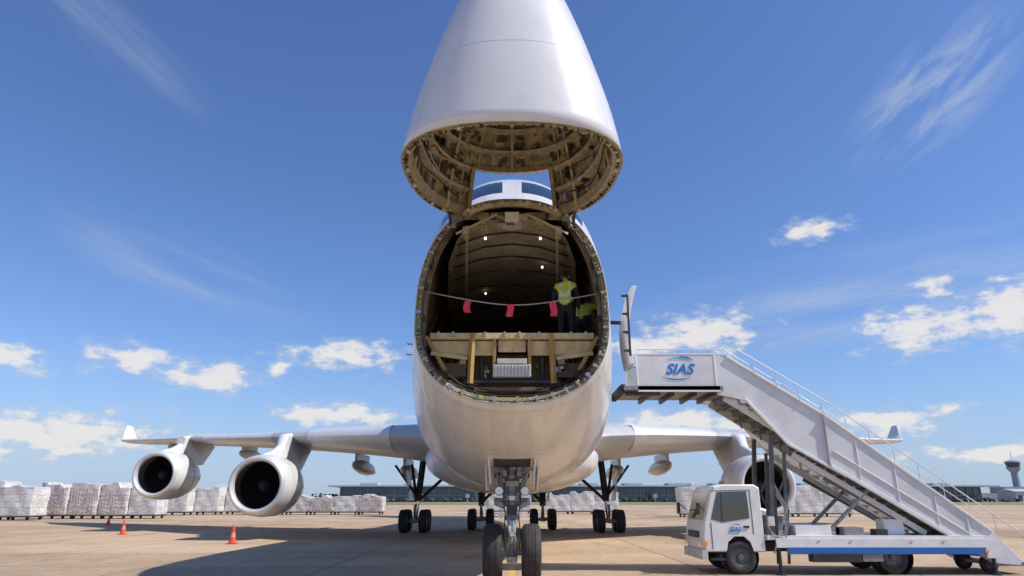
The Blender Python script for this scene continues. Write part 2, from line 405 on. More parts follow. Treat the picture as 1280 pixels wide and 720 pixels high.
mb.build('nose_door_seams', mat('seam', (0.42, 0.42, 0.42), 0.5), plane)
mb = MB()
hoop(0.03, 0.17, 0.07, 0.17, KR + 1, KL + NR - 1, 1, mb)
for a in (0.45, 0.85): hoop(a, a + 0.05, 0.07, 0.24, KR + 1, KL + NR - 1, 0, mb)
for a in (1.25, 1.65, 2.05, 2.45, 2.85, 3.2, 3.5): hoop(a, a + 0.05, 0.06, 0.22, 0, NR, 0, mb)
for k in range(0, NR, 3):
    a0 = 0.98 if KL <= k <= KR else 0.05
    pts = []
    deep = (k % 12 == 0)
    for j in range(12):
        a = a0 + (3.6 - a0) * j / 11; p = hermite(DOOR, a); x, z = section(*p, k, off=0.15 if deep else 0.09); pts.append(D(x, a, z))
    for q0, q1 in zip(pts, pts[1:]): mb.beam(q0, q1, 0.05 if deep else .03, 0.12 if deep else .03, 0)
for j in range(170):
    a = random.uniform(0.2, 2.4); k = random.choice([random.randint(32, 64), random.randint(-16, 14), random.randint(64, 80)])
    p = hermite(DOOR, a); x, z = section(*p, k % NR, off=0.15)
    mb.box(D(x, a, z), (random.uniform(.04, .16), random.uniform(.04, .12), random.uniform(.04, .22)), random.choice([0, 2, 2, 3, 0, 4, 5, 5]), Matrix.Rotation(random.random(), 3, 'Z'))
for q in range(6):
    a = random.uniform(.3, 1.5); pts = []
    for k in range(34, 112, 3):
        p = hermite(DOOR, a + .08 * math.sin(k * .35 + q)); x, z = section(*p, k % NR, off=0.22); pts.append(D(x, a + .08 * math.sin(k * .35 + q), z))
    mb.tube(pts, .014, n=5, mi=random.choice([2, 3, 2]))
p = hermite(DOOR, 0.97)
pts = [D(section(*p, k, off=0.10)[0], 0.97, section(*p, k, off=0.10)[1]) for k in range(KL, KR + 1)]
for q0, q1 in zip(pts, pts[1:]): mb.beam(q0, q1, 0.10, 0.12, 1)
for kk in (KL, KR):
    pts = []
    for a in (0.0, 0.25, 0.5, 0.75, 0.97):
        p = hermite(DOOR, a); x, z = section(*p, kk, off=0.10); pts.append(D(x, a, z))
    for q0, q1 in zip(pts, pts[1:]): mb.beam(q0, q1, 0.08, 0.16, 1)
for k2 in range(0, 192, 2):
    k = k2 / 2
    if KL <= k <= KR: continue
    x, z = section(1.94, 3.50, 7.8, 5.2, 2.4, k, off=0.09)
    c = D(x, -0.012, z)
    if k2 % 6 == 0: mb.box(c, (0.06, 0.06, 0.05), random.choice([2, 3, 4]))
    else: mb.cyl(c, c + Vector((0, 0, -0.03)), 0.018, n=6, mi=2)
mb.build('nose_door_frames', [M['rib'], mat('rim_tan', (0.48, 0.40, 0.23), 0.5, 0.1, var=0.5, vscale=10), M['dark'], M['steel'], M['greybox'], M['brown']], plane)
mb = MB()
for sx in (-1, 1):
    x = sx * 1.18
    mb.cyl((x - 0.14, 13.02, 7.42), (x + 0.14, 13.02, 7.42), 0.07, n=14, mi=0)
    mb.beam((x, 12.97, 7.44), (x + sx * 0.04, 12.93, 7.16), 0.08, 0.08, 0)
    mb.beam((x, 13.02, 7.48), (x, 12.75, 7.58), 0.09, 0.10, 0)
    mb.cyl((x + sx * .1, 12.95, 7.2), (x + sx * .12, 12.8, 7.5), 0.03, n=8, mi=1)
mb.build('nose_door_hinges', [M['gear'], M['dark']], plane, bevel=0.005)

# wings
AF = [(1, 0.0), (0.85, 0.022), (0.65, 0.048), (0.45, 0.062), (0.28, 0.063), (0.15, 0.052), (0.06, 0.035), (0.015, 0.018), (0, 0),
      (0.015, -0.016), (0.06, -0.03), (0.15, -0.043), (0.3, -0.052), (0.5, -0.042), (0.7, -0.02), (0.85, -0.006)]
WT = [(2.0, 27.3, 4.0, 16.5, 1.05, -0.02), (4.3, 29.5, 4.40, 14.4, 1.0, -0.02), (8.5, 33.3, 4.75, 12.0, .88, -0.012), (13.7, 38.0, 5.08, 9.4, .78, -0.005), (21, 44.6, 5.58, 7.0, .7, 0),
      (26, 49.1, 5.88, 5.4, .65, 0.0), (30, 52.7, 6.12, 4.1, .6, 0.0)]
def wingsec(sx, x, yle, z, ch, tk, tw):
    return [(sx * x, yle + c * ch, z + (t * tk) * ch + tw * c * ch) for c, t in AF]
for sx, nm in ((-1, 'wing_starboard'), (1, 'wing_port')):
    mb = MB()
    xs = [2, 3, 4.3, 6, 8.5, 11, 13.7, 17, 21, 24, 27, 30]
    mb.loft([wingsec(sx, x, *hermite(WT, x)) for x in xs], 0, True, True)
    wl = []
    for dx, dz, dy, ch in ((0, 0, 0, 4.1), (0.45, 0.08, 0.8, 3.0), (0.85, 0.5, 1.7, 2.0), (1.5, 1.45, 3.1, 0.9)):
        nrm = Vector((-.8, .6)) if dz > .3 else Vector((0, 1))
        wl.append([(sx * (30 + dx + nrm.x * tt * ch * .6), 52.7 + dy + c * ch, 6.12 + dz + nrm.y * tt * ch * .6) for c, tt in AF])
    mb.loft(wl, 1, True, True)
    mb.build(nm, [M['wing'], M['white']], plane, smooth=True, autos=60)
    mb = MB()
    for xa, xb in ((5.5, 10.5), (13.2, 19.6), (22.3, 29.5)):
        rr = []
        for j in range(7):
            x = xa + (xb - xa) * j / 6; yl, z, ch, tk, tw = hermite(WT, x)
            rr.append([(sx * x, yl + c * ch - 0.02, z + t * 1.08 * tk * ch + tw * c * ch) for c, t in AF[5:12]])
        mb.loft(rr, 0, False)
    mb.build('leading_edge', M['nac'], plane, smooth=True)
    mb = MB()
    for x, y0, z, L_, r in ((9.2, 40.2, 3.75, 7.0, 0.42), (6.3, 40.0, 3.45, 6.5, .42), (14.6, 43, 4.35, 6.0, .38), (18.0, 45.6, 4.75, 5.0, .36), (24.5, 49, 5.4, 4.0, .28)):
        prof = [(0, 0.02), (0.06 * L_, 0.45 * r), (0.18 * L_, 0.8 * r), (0.35 * L_, r), (0.6 * L_, r * 0.95), (0.85 * L_, 0.5 * r), (L_, 0.03)]
        mb.lathe((sx * x, y0, z), (0, 1, -0.03), prof, 16, 0)
        mb.box((sx * x, y0 + L_ * .35, z + r), (.16, L_ * .5, r * 1.2), 0)
    mb.build('flap_fairings', M['nac'], plane, smooth=True, autos=35)
mb = MB(); rr = []
for y, w_, zb in ((24, 1.6, 2.4), (26, 2.9, 2.15), (28, 3.5, 2.05), (34, 3.75, 2.0), (42, 3.7, 2.05), (48, 3.0, 2.3)):
    rr.append([(w_ * math.cos(a), y, 3.4 + (3.4 - zb) * spow(math.sin(a), 0.8)) if math.sin(a) < 0 else (w_ * math.cos(a), y, 3.4 + 1.0 * math.sin(a)) for a in [2 * math.pi * k / 40 for k in range(40)]])
mb.loft(rr, 0, True, True)
mb.build('belly_fairing', M['plane'], plane, smooth=True)
mb = MB(); fin = []
for z, y, ch in ((8.3, 64, 12.5), (12, 67.6, 9.6), (16, 71.6, 6.8), (19.4, 75, 4.4)):
    fin.append([(t * ch * .8, y + c * ch, z) for c, t in AF])
mb.loft(fin, 0, True, True)
for sx in (-1, 1):
    mb.loft([[(sx * x, y + c * ch, z + t * .8 * ch) for c, t in AF] for x, y, z, ch in ((0.6, 70, 7.2, 8.5), (5, 73.6, 7.8, 5.6), (11, 78, 8.5, 2.6))], 0, True, True)
mb.build('tail_surfaces', M['white'], plane, smooth=True)

LINER = mat('intake_liner', (0.12, 0.12, 0.12), 0.5); BLADE = mat('fan_blade', (0.08, 0.08, 0.085), 0.3, 0.8)
def engine(ex, ey, ez, nm):
    mb = MB(); o = (ex, ey, ez); d = (0, 1, 0)
    mb.lathe(o, d, [(0.30, 1.07), (0.10, 1.08), (0.02, 1.13), (0.0, 1.19), (0.03, 1.26), (0.14, 1.32)], 56, 1)
    mb.lathe(o, d, [(0.14, 1.32), (0.5, 1.385), (1.1, 1.43), (2.0, 1.43), (2.8, 1.35), (3.4, 1.22), (3.7, 1.12), (3.68, 1.05), (3.0, 1.02)], 56, 0)
    for t, r_ in ((1.18, 1.431), (2.3, 1.42)): mb.lathe(o, d, [(t, r_ - .01), (t + .003, r_ + .003), (t + .015, r_ + .003), (t + .018, r_ - .01)], 56, 4)
    mb.lathe(o, d, [(0.30, 1.07), (0.7, 1.10), (1.25, 1.14)], 56, 4)
    mb.lathe(o, d, [(2.9, 0.95), (3.8, 0.78), (4.8, 0.60), (5.2, 0.5), (5.15, 0.42), (4.6, 0.4)], 40, 3)
    mb.lathe(o, d, [(4.7, 0.36), (5.5, 0.2), (5.9, 0.01)], 24, 3)
    mb.lathe(o, d, [(1.30, 1.14), (1.35, 0.0)], 40, 2)
    mb.lathe(o, d, [(0.72, 0.005), (0.80, 0.12), (0.98, 0.25), (1.22, 0.36), (1.3, 0.36)], 32, 5)
    for k in range(34):
        a = 2 * math.pi * k / 34
        u = Vector((math.cos(a), 0, math.sin(a))); w_ = Vector((-math.sin(a), 0, math.cos(a))); y = Vector((0, 1, 0))
        c = Vector(o); pts = []
        for r, tw, ch, yy in ((0.34, 0.25, 0.24, 1.15), (0.7, 0.7, 0.26, 1.16), (1.12, 1.05, 0.30, 1.15)):
            dv = (w_ * math.sin(tw) + y * math.cos(tw)) * ch / 2
            pts += [c + u * r + y * yy - dv, c + u * r + y * yy + dv]
        mb.add(pts, [(0, 1, 3, 2), (2, 3, 5, 4)], 6)
    x = abs(ex); yl, zl, ch, tk, tw = hermite(WT, x)
    pr = []
    top = [(ey + 0.6, ez + 1.42), (ey + 1.6, ez + 1.62), (ey + 2.8, ez + 2.0), (yl - 0.8, zl + 0.06), (yl + 0.4, zl + 0.24), (yl + 3.0, zl + 0.1)]
    bot = [(ey + 0.7, ez + 1.33), (ey + 1.6, ez + 1.2), (ey + 2.8, ez + 1.0), (ey + 3.9, ez + 0.75), (ey + 5.8, ez + 0.8), (yl + 4.2, zl - 0.25)]
    for (y1, z1), (y2, z2), hw in zip(top, bot, (0.03, 0.14, 0.22, 0.26, 0.26, 0.1)):
        pr.append([(ex - hw, y2, z2), (ex - hw, y1, z1 - 0.12), (ex - hw * .6, y1, z1 - .03), (ex, y1, z1), (ex + hw * .6, y1, z1 - .03), (ex + hw, y1, z1 - 0.12), (ex + hw, y2, z2)])
    mb.loft(pr, 0, True, True)
    mb.build(nm, [M['nac'], M['lip'], M['black'], M['steel'], LINER, M['dark'], BLADE], plane, smooth=True, autos=40)
for sx in (-1, 1):
    engine(sx * 11.8, 32.2, 2.42, 'inboard_engine'); engine(sx * 21.2, 41.2, 3.2, 'outboard_engine')

def wheel(mb, c, r, w, ax=(1, 0, 0), mt=0, mh=1, n=36):
    c = Vector(c); ax = Vector(ax)
    prof = [(-w / 2 * .80, r * .56), (-w / 2 * .98, r * .66), (-w / 2, r * .80), (-w / 2 * .86, r * .93), (-w / 2 * .6, r * .985), (-w * .2, r), (-w * .19, r * .985), (-w * .15, r * .985), (-w * .14, r),
            (w * .14, r), (w * .15, r * .985), (w * .19, r * .985), (w * .2, r), (w / 2 * .6, r * .985), (w / 2 * .86, r * .93), (w / 2, r * .80), (w / 2 * .98, r * .66), (w / 2 * .8, r * .56)]
    mb.lathe(c, ax, prof, n, mt)
    for s in (-1, 1):
        mb.lathe(c, ax * s, [(w / 2 * .80, r * .56), (w / 2 * .84, r * .53), (w / 2 * .5, r * .46), (w / 2 * .42, r * .22), (w / 2 * .8, r * .18), (w / 2 * .82, 0.0)], 24, mh)
        for j in range(8):
            a = j * math.pi / 4; u = ax.orthogonal().normalized(); v = ax.cross(u)
            p = c + (u * math.cos(a) + v * math.sin(a)) * r * .34
            mb.cyl(p + ax * s * w / 2 * .4, p + ax * s * w / 2 * .6, r * .05, n=6, mi=mh)

# nose gear
mb = MB()
for sx in (-1, 1): wheel(mb, (sx * 0.44, 16.5, 0.62), 0.62, 0.44)
mb.cyl((-0.62, 16.5, 0.62), (0.62, 16.5, 0.62), 0.075, n=16, mi=2)
mb.cyl((0, 16.5, 0.55), (0, 16.55, 1.35), 0.085, n=20, mi=3)
mb.cyl((0, 16.5, 0.45), (0, 16.5, 0.80), 0.13, n=20, mi=2)
mb.cyl((0, 16.53, 1.30), (0, 16.62, 3.2), 0.135, n=20, mi=2)
for z in (1.32, 1.62, 1.95, 2.2): mb.cyl((0, 16.55, z), (0, 16.56, z + 0.09), 0.185, n=20, mi=2)
mb.cyl((-0.42, 16.5, 1.75), (0.42, 16.5, 1.75), 0.06, n=12, mi=2)
for sx in (-1, 1):
    mb.cyl((sx * 0.16, 16.40, 1.62), (sx * 0.40, 16.42, 1.72), 0.075, n=12, mi=2)
    mb.cyl((sx * 0.30, 16.46, 1.96), (sx * 0.30, 16.36, 1.96), 0.11, n=20, mi=4)
    mb.cyl((sx * 0.30, 16.36, 1.96), (sx * 0.30, 16.355, 1.96), 0.095, n=20, mi=6)
    mb.cyl((sx * 0.26, 16.40, 1.42), (sx * 0.26, 16.33, 1.42), 0.075, n=20, mi=6)
    mb.cyl((sx * 0.50, 16.7, 2.65), (sx * 0.10, 16.6, 1.85), 0.045, n=10, mi=2)
    mb.cyl((sx * 0.45, 18.2, 2.6), (sx * 0.08, 16.6, 1.6), 0.055, n=10, mi=2)
    mb.beam((sx * 0.09, 16.34, 1.35), (sx * 0.04, 16.05, 1.02), 0.06, 0.09, 2)
    mb.beam((sx * 0.04, 16.05, 1.02), (sx * 0.10, 16.32, 0.70), 0.06, 0.09, 2)
    mb.prism([(sx * 0.56, 2.72), (sx * 0.52, 2.72), (sx * 0.47, 2.12), (sx * 0.50, 2.10)], 15.8, 16.4, 5)
    mb.prism([(sx * 0.66, 2.6), (sx * 0.62, 2.6), (sx * 0.58, 1.98), (sx * 0.62, 1.98)], 16.6, 18.2, 5)
    mb.beam((sx * 0.54, 15.9, 2.45), (sx * 0.12, 16.5, 2.35), 0.03, 0.03, 2)
    mb.tube([(sx * 0.12, 16.4, 2.5), (sx * 0.2, 16.3, 1.8), (sx * 0.15, 16.25, 1.4), (sx * 0.2, 16.3, 1.0), (sx * 0.16, 16.42, 0.7)], 0.014, mi=4)
    mb.tube([(sx * 0.07, 16.38, 2.6), (sx * 0.1, 16.33, 2.1), (sx * 0.06, 16.3, 1.5)], 0.012, mi=4)
    mb.tube([(sx * 0.22, 16.45, 2.6), (sx * 0.26, 16.4, 2.25), (sx * 0.18, 16.36, 1.85)], 0.016, mi=2)
    mb.box((sx * .17, 16.38, 2.36), (.09, .1, .14), 2)
mb.cyl((0, 16.12, 1.02), (0, 15.98, 1.02), 0.05, n=10, mi=3)
mb.box((0, 16.36, 2.12), (0.30, 0.14, 0.12), 2); mb.box((0, 16.32, 1.52), (0.22, 0.14, 0.18), 4)
mb.box((0.0, 16.25, 0.48), (0.24, 0.2, 0.12), 2); mb.box((0, 16.36, 1.80), (.2, .1, .1), 5)
mb.cyl((-.5, 16.6, 2.50), (.5, 16.6, 2.50), .07, n=12, mi=2)
for j in range(16): mb.box((random.uniform(-.4, .4), random.uniform(16.5, 17.4), random.uniform(2.38, 2.5)), (random.uniform(.04, .2), .1, random.uniform(.04, .12)), random.choice([2, 2, 5, 4]))
mb.build('nose_gear', [M['rubber'], M['lip'], M['gear'], M['chrome'], M['dark'], M['white'], M['lamp']], plane, smooth=True, bevel=0.004, seg=1, autos=35)

def maingear(cx, cy, topx, topz, nm):
    mb = MB()
    for dy in (-0.75, 0.75):
        for dx in (-0.56, 0.56): wheel(mb, (cx + dx, cy + dy, 0.62), 0.62, 0.46, n=28)
        mb.cyl((cx - 0.6, cy + dy, 0.62), (cx + 0.6, cy + dy, 0.62), 0.09, n=12, mi=2)
    mb.beam((cx, cy - 0.8, 0.62), (cx, cy + 0.8, 0.62), 0.22, 0.24, 2)
    mb.cyl((cx, cy, 0.62), (cx + (topx - cx) * .4, cy, 0.62 + (topz - .62) * .4), 0.11, n=14, mi=3)
    mb.cyl((cx + (topx - cx) * .3, cy, 0.62 + (topz - .62) * .3), (topx, cy, topz), 0.19, n=14, mi=4)
    s = -1 if cx < 0 else 1
    mb.cyl((cx, cy, 1.6), (cx - s * 2.0, cy + .2, 3.4), 0.09, n=10, mi=4)
    mb.cyl((cx, cy, 1.9), (cx, cy - 2.2, 3.6), 0.08, n=10, mi=4)
    mb.cyl((cx, cy, 2.0), (cx + s * 1.3, cy, 3.7), 0.07, n=10, mi=4)
    mb.beam((cx, cy - .25, 1.5), (cx, cy - .55, 1.1), .12, .08, 2); mb.beam((cx, cy - .55, 1.1), (cx, cy - .3, .8), .12, .08, 2)
    mb.box((cx + s * .42, cy, 2.55), (0.05, 1.5, 1.7), 5, Matrix.Rotation(s * 0.12, 3, 'Y'))
    mb.build(nm, [M['rubber'], M['gear'], M['gear'], M['chrome'], M['dark'], M['white']], plane, smooth=True, autos=35)
for s in (-1, 1):
    maingear(s * 5.55, 40.8, s * 5.2, 4.2, 'wing_gear'); maingear(s * 1.92, 44.2, s * 1.9, 3.2, 'body_gear')

mb = MB(); rr = []
for j in range(9):
    t = j / 8; z = 5.15 + 2.15 * t; x = 3.08 - 0.16 * math.sin(t * math.pi) + 0.16 * t
    rr.append([(x, 17.35, z), (x + 0.13, 17.35, z), (x + 0.16, 18.45, z), (x + 0.02, 18.45, z)])
mb.loft(rr, 0, True, True)
for z in (5.5, 6.0, 6.5, 7.0): mb.box((3.02, 17.33, z), (0.16, 0.05, 0.06), 1)
mb.box((3.10, 17.31, 6.2), (0.06, 0.03, 1.7), 1)
mb.beam((2.5, 18.6, 6.6), (3.1, 18.3, 6.5), 0.08, 0.10, 1)
mb.build('entry_door', [M['stairgrey'], M['dark']], plane, smooth=True, bevel=0.02, autos=35)
mb = MB()
for y, z in ((15.7, 5.3), (15.5, 5.0)):
    w_ = hermite(FUS, y)[0]
    mb.beam((-(w_ - .05), y, z), (-(w_ + 0.10), y - .05, z), 0.06, 0.015, 0)
    mb.cyl((-(w_ + 0.10), y + .02, z), (-(w_ + 0.10), y - .2, z), 0.01, n=8)
mb.build('probes', M['steel'], plane)

strap = root('barrier_strap', (0, 13.6, 6.2))
mb = MB(); pts = []
for j in range(25):
    t = j / 24; pts.append((-1.80 + 3.55 * t, 13.45, 5.92 - 0.06 * t - 0.24 * (1 - (2 * t - 1) ** 2) + 0.02 * math.sin(t * 9)))
for a, b in zip(pts, pts[1:]): mb.beam(a, b, 0.008, 0.022, 0)
for fx in (-0.93, -0.04, 0.86):
    t = (fx + 1.80) / 3.55; z = 5.92 - .06 * t - 0.24 * (1 - (2 * t - 1) ** 2); rr = []
    ln = .046 + .004 * math.sin(fx * 9)
    for j in range(7):
        zz = z - 0.01 - ln * j; wv = 0.014 * math.sin(j * .9 + fx * 5)
        rr.append([(fx - 0.072 + wv, 13.43 + wv, zz), (fx - .03 + wv, 13.415, zz - .006), (fx + .02 + wv, 13.44, zz + .004), (fx + 0.07 + wv, 13.425 + wv, zz - .01 * (j > 4))])
    mb.loft(rr, 1, False)
mb.build('strap_and_flags', [M['strap'], M['red']], strap, recalc=False)

# ------------------------------------------------------------------ people
M['skin'] = mat('skin', (0.45, 0.27, 0.18), 0.55); M['hair'] = mat('hair', (0.012, 0.010, 0.009), 0.6)
M['vest'] = mat('hi_vis_vest', (0.60, 0.90, 0.06), 0.65, var=0.2, vscale=8, bump=0.4, bscale=14); M['refl'] = mat('reflective_band', (0.8, 0.81, 0.78), 0.35)
M['navy'] = mat('navy_cloth', (0.02, 0.024, 0.04), 0.8, var=0.3, vscale=10, bump=0.4, bscale=18); M['shoe'] = mat('shoe', (0.02, 0.018, 0.016), 0.6)
PM = ['skin', 'hair', 'vest', 'refl', 'navy', 'shoe']
def worker(name, loc, rotz, J):
    e = root(name, loc)
    bones = [('pelvis', 'spine', 'vest'), ('spine', 'chest', 'vest'), ('chest', 'neck', 'vest'), ('neck', 'headb', 'skin')]
    for s in 'lr':
        bones += [('chest', 'sh' + s, 'vest'), ('sh' + s, 'el' + s, 'navy'), ('el' + s, 'wr' + s, 'navy'), ('wr' + s, 'ha' + s, 'skin'),
                  ('pelvis', 'hi' + s, 'navy'), ('hi' + s, 'kn' + s, 'navy'), ('kn' + s, 'an' + s, 'navy'), ('an' + s, 'to' + s, 'shoe')]
    names = [n for n in J if n != 'head']; idx = {n: i for i, n in enumerate(names)}
    me = bpy.data.meshes.new(name + '_sk'); me.from_pydata([J[n][0] for n in names], [(idx[a], idx[b]) for a, b, _ in bones], [])
    o = bpy.data.objects.new(name + '_sk', me); scene.collection.objects.link(o)
    o.modifiers.new('skin', 'SKIN')
    for i, n in enumerate(names):
        r = J[n][1]; me.skin_vertices[0].data[i].radius = r if isinstance(r, tuple) else (r, r)
    me.skin_vertices[0].data[idx['pelvis']].use_root = True
    ss = o.modifiers.new('sub', 'SUBSURF'); ss.levels = 2; ss.render_levels = 2
    bpy.context.view_layer.update()
    ev = o.evaluated_get(bpy.context.evaluated_depsgraph_get()); body = bpy.data.meshes.new_from_object(ev)
    bpy.data.objects.remove(o)
    body.materials.clear()
    for n in PM: body.materials.append(M[n])
    P = {n: Vector(J[n][0]) for n in J}
    for f in body.polygons:
        best = None
        for a, b, lab in bones:
            A, B = P[a], P[b]; d = B - A; t = max(0, min(1, (f.center - A).dot(d) / d.length_squared))
            q = (f.center - (A + d * t)).length - 0.3 * ((J[a][1] if not isinstance(J[a][1], tuple) else J[a][1][0]))
            if best is None or q < best[0]: best = (q, a, b, lab, t)
        lab = best[3]
        if lab == 'vest':
            z = (f.center - P['pelvis']).dot((P['neck'] - P['pelvis']).normalized()) / (P['neck'] - P['pelvis']).length
            if z < -0.08: lab = 'navy'
            elif 0.10 < z < 0.19 or 0.36 < z < 0.45: lab = 'refl'
            elif z > 0.5 and 0.07 < abs(f.center.x) < 0.12: lab = 'refl'
        f.material_index = PM.index(lab); f.use_smooth = True
    bo = bpy.data.objects.new('body', body); scene.collection.objects.link(bo)
    mb = MB(); hc = P['head']; nseg = 20; rings = []
    for i in range(15):
        t = math.pi * i / 14; z = -math.cos(t); rr = math.sin(t); row = []
        for k in range(nseg):
            a = 2 * math.pi * k / nseg
            x = 0.076 * rr * math.cos(a); y = 0.097 * rr * math.sin(a)
            if z < 0: x *= 1 + 0.22 * z; y *= 1 + 0.10 * z
            if math.sin(a) < -0.95 and -0.35 < z < 0.0: y -= 0.022
            if math.sin(a) < -0.85 and 0.05 < z < 0.2: y += 0.006
            row.append(hc + Vector((x, y, z * 0.118)))
        rings.append(row)
    mb.loft(rings, 0, True)
    for f_i, f in enumerate(mb.f):
        c = sum((Vector(mb.v[j]) for j in f), Vector()) / 4 - hc
        if c.z > 0.05 or (c.y > 0.0 and c.z > -0.055) or (c.z > 0.03 and c.y > -0.07): mb.m[f_i] = 1
    for s in (-1, 1):
        mb.lathe(hc + Vector((s * 0.074, 0.005, -0.005)), (s, 0.3, 0), [(0, 0.03), (0.012, 0.032), (0.018, 0.02), (0.012, 0.0)], 10, 0)
        mb.lathe(hc + Vector((s * 0.03, -0.088, 0.008)), (0, -1, 0), [(-0.006, 0.013), (0.002, 0.009), (0.004, 0)], 8, 5)
    mb.box(hc + Vector((0, -0.087, -0.058)), (0.045, 0.012, 0.010), 0)
    ho = mb.build('head', [M[n] for n in PM], None, smooth=True)
    mb = MB()
    for s in 'lr':
        w_ = P['wr' + s]; h = P['ha' + s]; d = (h - w_).normalized(); side = d.cross(Vector((1, 0, 0)))
        side = side.normalized() if side.length > .2 else Vector((0, 1, 0)); nrm = d.cross(side).normalized()
        rot = Matrix((d, side, nrm)).transposed()
        mb.box(w_ + d * 0.05, (0.09, 0.078, 0.028), 0, rot)
        for j, ln in enumerate((0.066, 0.076, 0.072, 0.056)):
            b0 = w_ + d * 0.09 + side * (-0.03 + j * 0.02); k1 = b0 + d * ln * .5 + nrm * 0.006; k2 = k1 + d * ln * .35 + nrm * 0.022
            mb.cyl(b0, k1, 0.0095, 0.009, n=7); mb.cyl(k1, k2, 0.009, 0.007, n=7)
        t0 = w_ + d * 0.03 - side * 0.035; t1 = t0 + d * 0.03 - side * 0.025; mb.cyl(t0, t1, 0.012, 0.010, n=7); mb.cyl(t1, t1 + d * 0.03, 0.010, 0.008, n=7)
    hn = mb.build('hands', M['skin'], None, smooth=True, bevel=0.006)
    for q in (bo, ho, hn): q.parent = e
    e.rotation_euler = (0, 0, rotz)
    return e
stand = {'pelvis': ((0, 0, .96), (.155, .115)), 'spine': ((0, .01, 1.12), (.17, .125)), 'chest': ((0, .0, 1.32), (.20, .14)), 'neck': ((0, .01, 1.47), .065), 'headb': ((0, -.005, 1.54), .055),
         'head': ((0, -.02, 1.63), .1),
         'shl': ((.19, .0, 1.41), .08), 'ell': ((.27, .03, 1.14), .056), 'wrl': ((.25, -.14, .95), .038), 'hal': ((.24, -.20, .90), .03),
         'shr': ((-.19, .0, 1.41), .08), 'elr': ((-.28, .0, 1.14), .056), 'wrr': ((-.26, -.12, .92), .038), 'har': ((-.25, -.17, .87), .03),
         'hil': ((.10, 0, .88), .10), 'knl': ((.12, -.02, .49), .072), 'anl': ((.13, .02, .09), .052), 'tol': ((.15, -.15, .045), .042),
         'hir': ((-.10, 0, .88), .10), 'knr': ((-.12, .0, .49), .072), 'anr': ((-.13, .03, .09), .052), 'tor': ((-.16, -.14, .045), .042)}
bent = dict(stand)
bent.update({'pelvis': ((0, .14, .84), (.155, .12)), 'spine': ((0, .05, .98), (.15, .12)), 'chest': ((0, -.10, 1.13), (.175, .13)), 'neck': ((0, -.20, 1.23), .065), 'headb': ((0, -.25, 1.28), .055), 'head': ((0, -.31, 1.35), .1),
             'shl': ((.19, -.13, 1.19), .07), 'ell': ((.26, -.28, .98), .052), 'wrl': ((.18, -.45, .88), .036), 'hal': ((.16, -.51, .85), .03),
             'shr': ((-.19, -.13, 1.19), .07), 'elr': ((-.26, -.26, .95), .052), 'wrr': ((-.2, -.42, .82), .036), 'har': ((-.18, -.48, .79), .03),
             'hil': ((.10, .13, .78), .10), 'knl': ((.13, -.12, .45), .068), 'hir': ((-.10, .13, .78), .10), 'knr': ((-.13, -.10, .45), .068)})
worker('cargo_worker', (1.18, 14.15, 4.862), R(165), stand)
worker('cargo_worker.001', (1.66, 15.0, 4.862), R(150), bent)

# ------------------------------------------------------------------ airstair truck
tr = root('airstair_truck', (8.4, 18.8, 0))
YN, YF = 17.9, 19.7
mb = MB()
side_up = [(5.48, 5.52), (5.80, 5.50), (8.62, 3.66), (8.62, 2.30), (7.2, 3.12), (6.2, 4.28), (5.48, 4.44)]
side_lo = [(8.20, 3.92), (12.02, 1.02), (12.62, 0.34), (12.56, 0.22), (12.0, 0.26), (11.55, 0.52), (10.85, 0.92), (8.20, 2.56)]
for y in (YN, YF - 0.06): mb.prism(side_up, y + 0.05, y + 0.11, 0)
for y in (YN - 0.03, YF - 0.03): mb.prism(side_lo, y, y + 0.06, 0)
yy = YN - 0.045
mb.beam((8.2, yy, 3.90), (12.02, yy, 1.00), 0.05, 0.06, 1); mb.beam((8.2, yy, 2.60), (11.55, yy, 0.56), 0.05, 0.10, 1)
mb.beam((8.3, yy, 2.98), (11.8, yy, 0.72), 0.03, 0.03, 1)
for t in (.2, .45, .7, .9):
    x = 8.2 + 3.6 * t; mb.beam((x, yy + .005, 3.88 - 2.74 * t), (x + .0, yy + .005, 2.62 - 2.12 * t), .03, .03, 1)
mb.beam((5.80, YN + 0.02, 5.47), (8.6, YN + 0.02, 3.66), 0.05, 0.06, 1)
mb.beam((6.2, YN + 0.02, 4.32), (7.2, YN + 0.02, 3.16), 0.05, 0.07, 1)
mb.beam((7.2, YN + 0.02, 3.16), (8.6, YN + 0.02, 2.34), 0.05, 0.07, 1)
for y in (YN, YF - 0.06):
    mb.box((4.41, y + 0.03, 5.08), (2.12, 0.05, 0.88), 0)
    mb.box((4.41, y + 0.025, 5.525), (2.16, 0.07, 0.03), 1); mb.box((3.36, y + .025, 5.08), (.04, .07, .9), 1); mb.box((5.46, y + .025, 5.08), (.04, .07, .9), 1)
mb.build('stair_flanks', [M['stairgrey'], M['white']], tr, bevel=0.012)
mb = MB()
mb.box((4.30, (YN + YF) / 2, 4.60), (2.65, YF - YN + 0.1, 0.12), 1)
mb.box((4.45, YN - 0.02, 4.58), (2.2, 0.06, 0.16), 0); mb.box((3.25, YN + 0.2, 4.58), (0.55, 0.5, 0.16), 2)
mb.box((2.97, (YN + YF) / 2, 4.60), (0.12, YF - YN, 0.22), 3)
mb.box((3.5, YN + .1, 4.46), (0.9, 0.2, 0.08), 2)
for x in (3.7, 4.3, 4.9, 5.4): mb.box((x, (YN + YF) / 2, 4.48), (0.08, YF - YN - .1, 0.14), 2)
n = 27
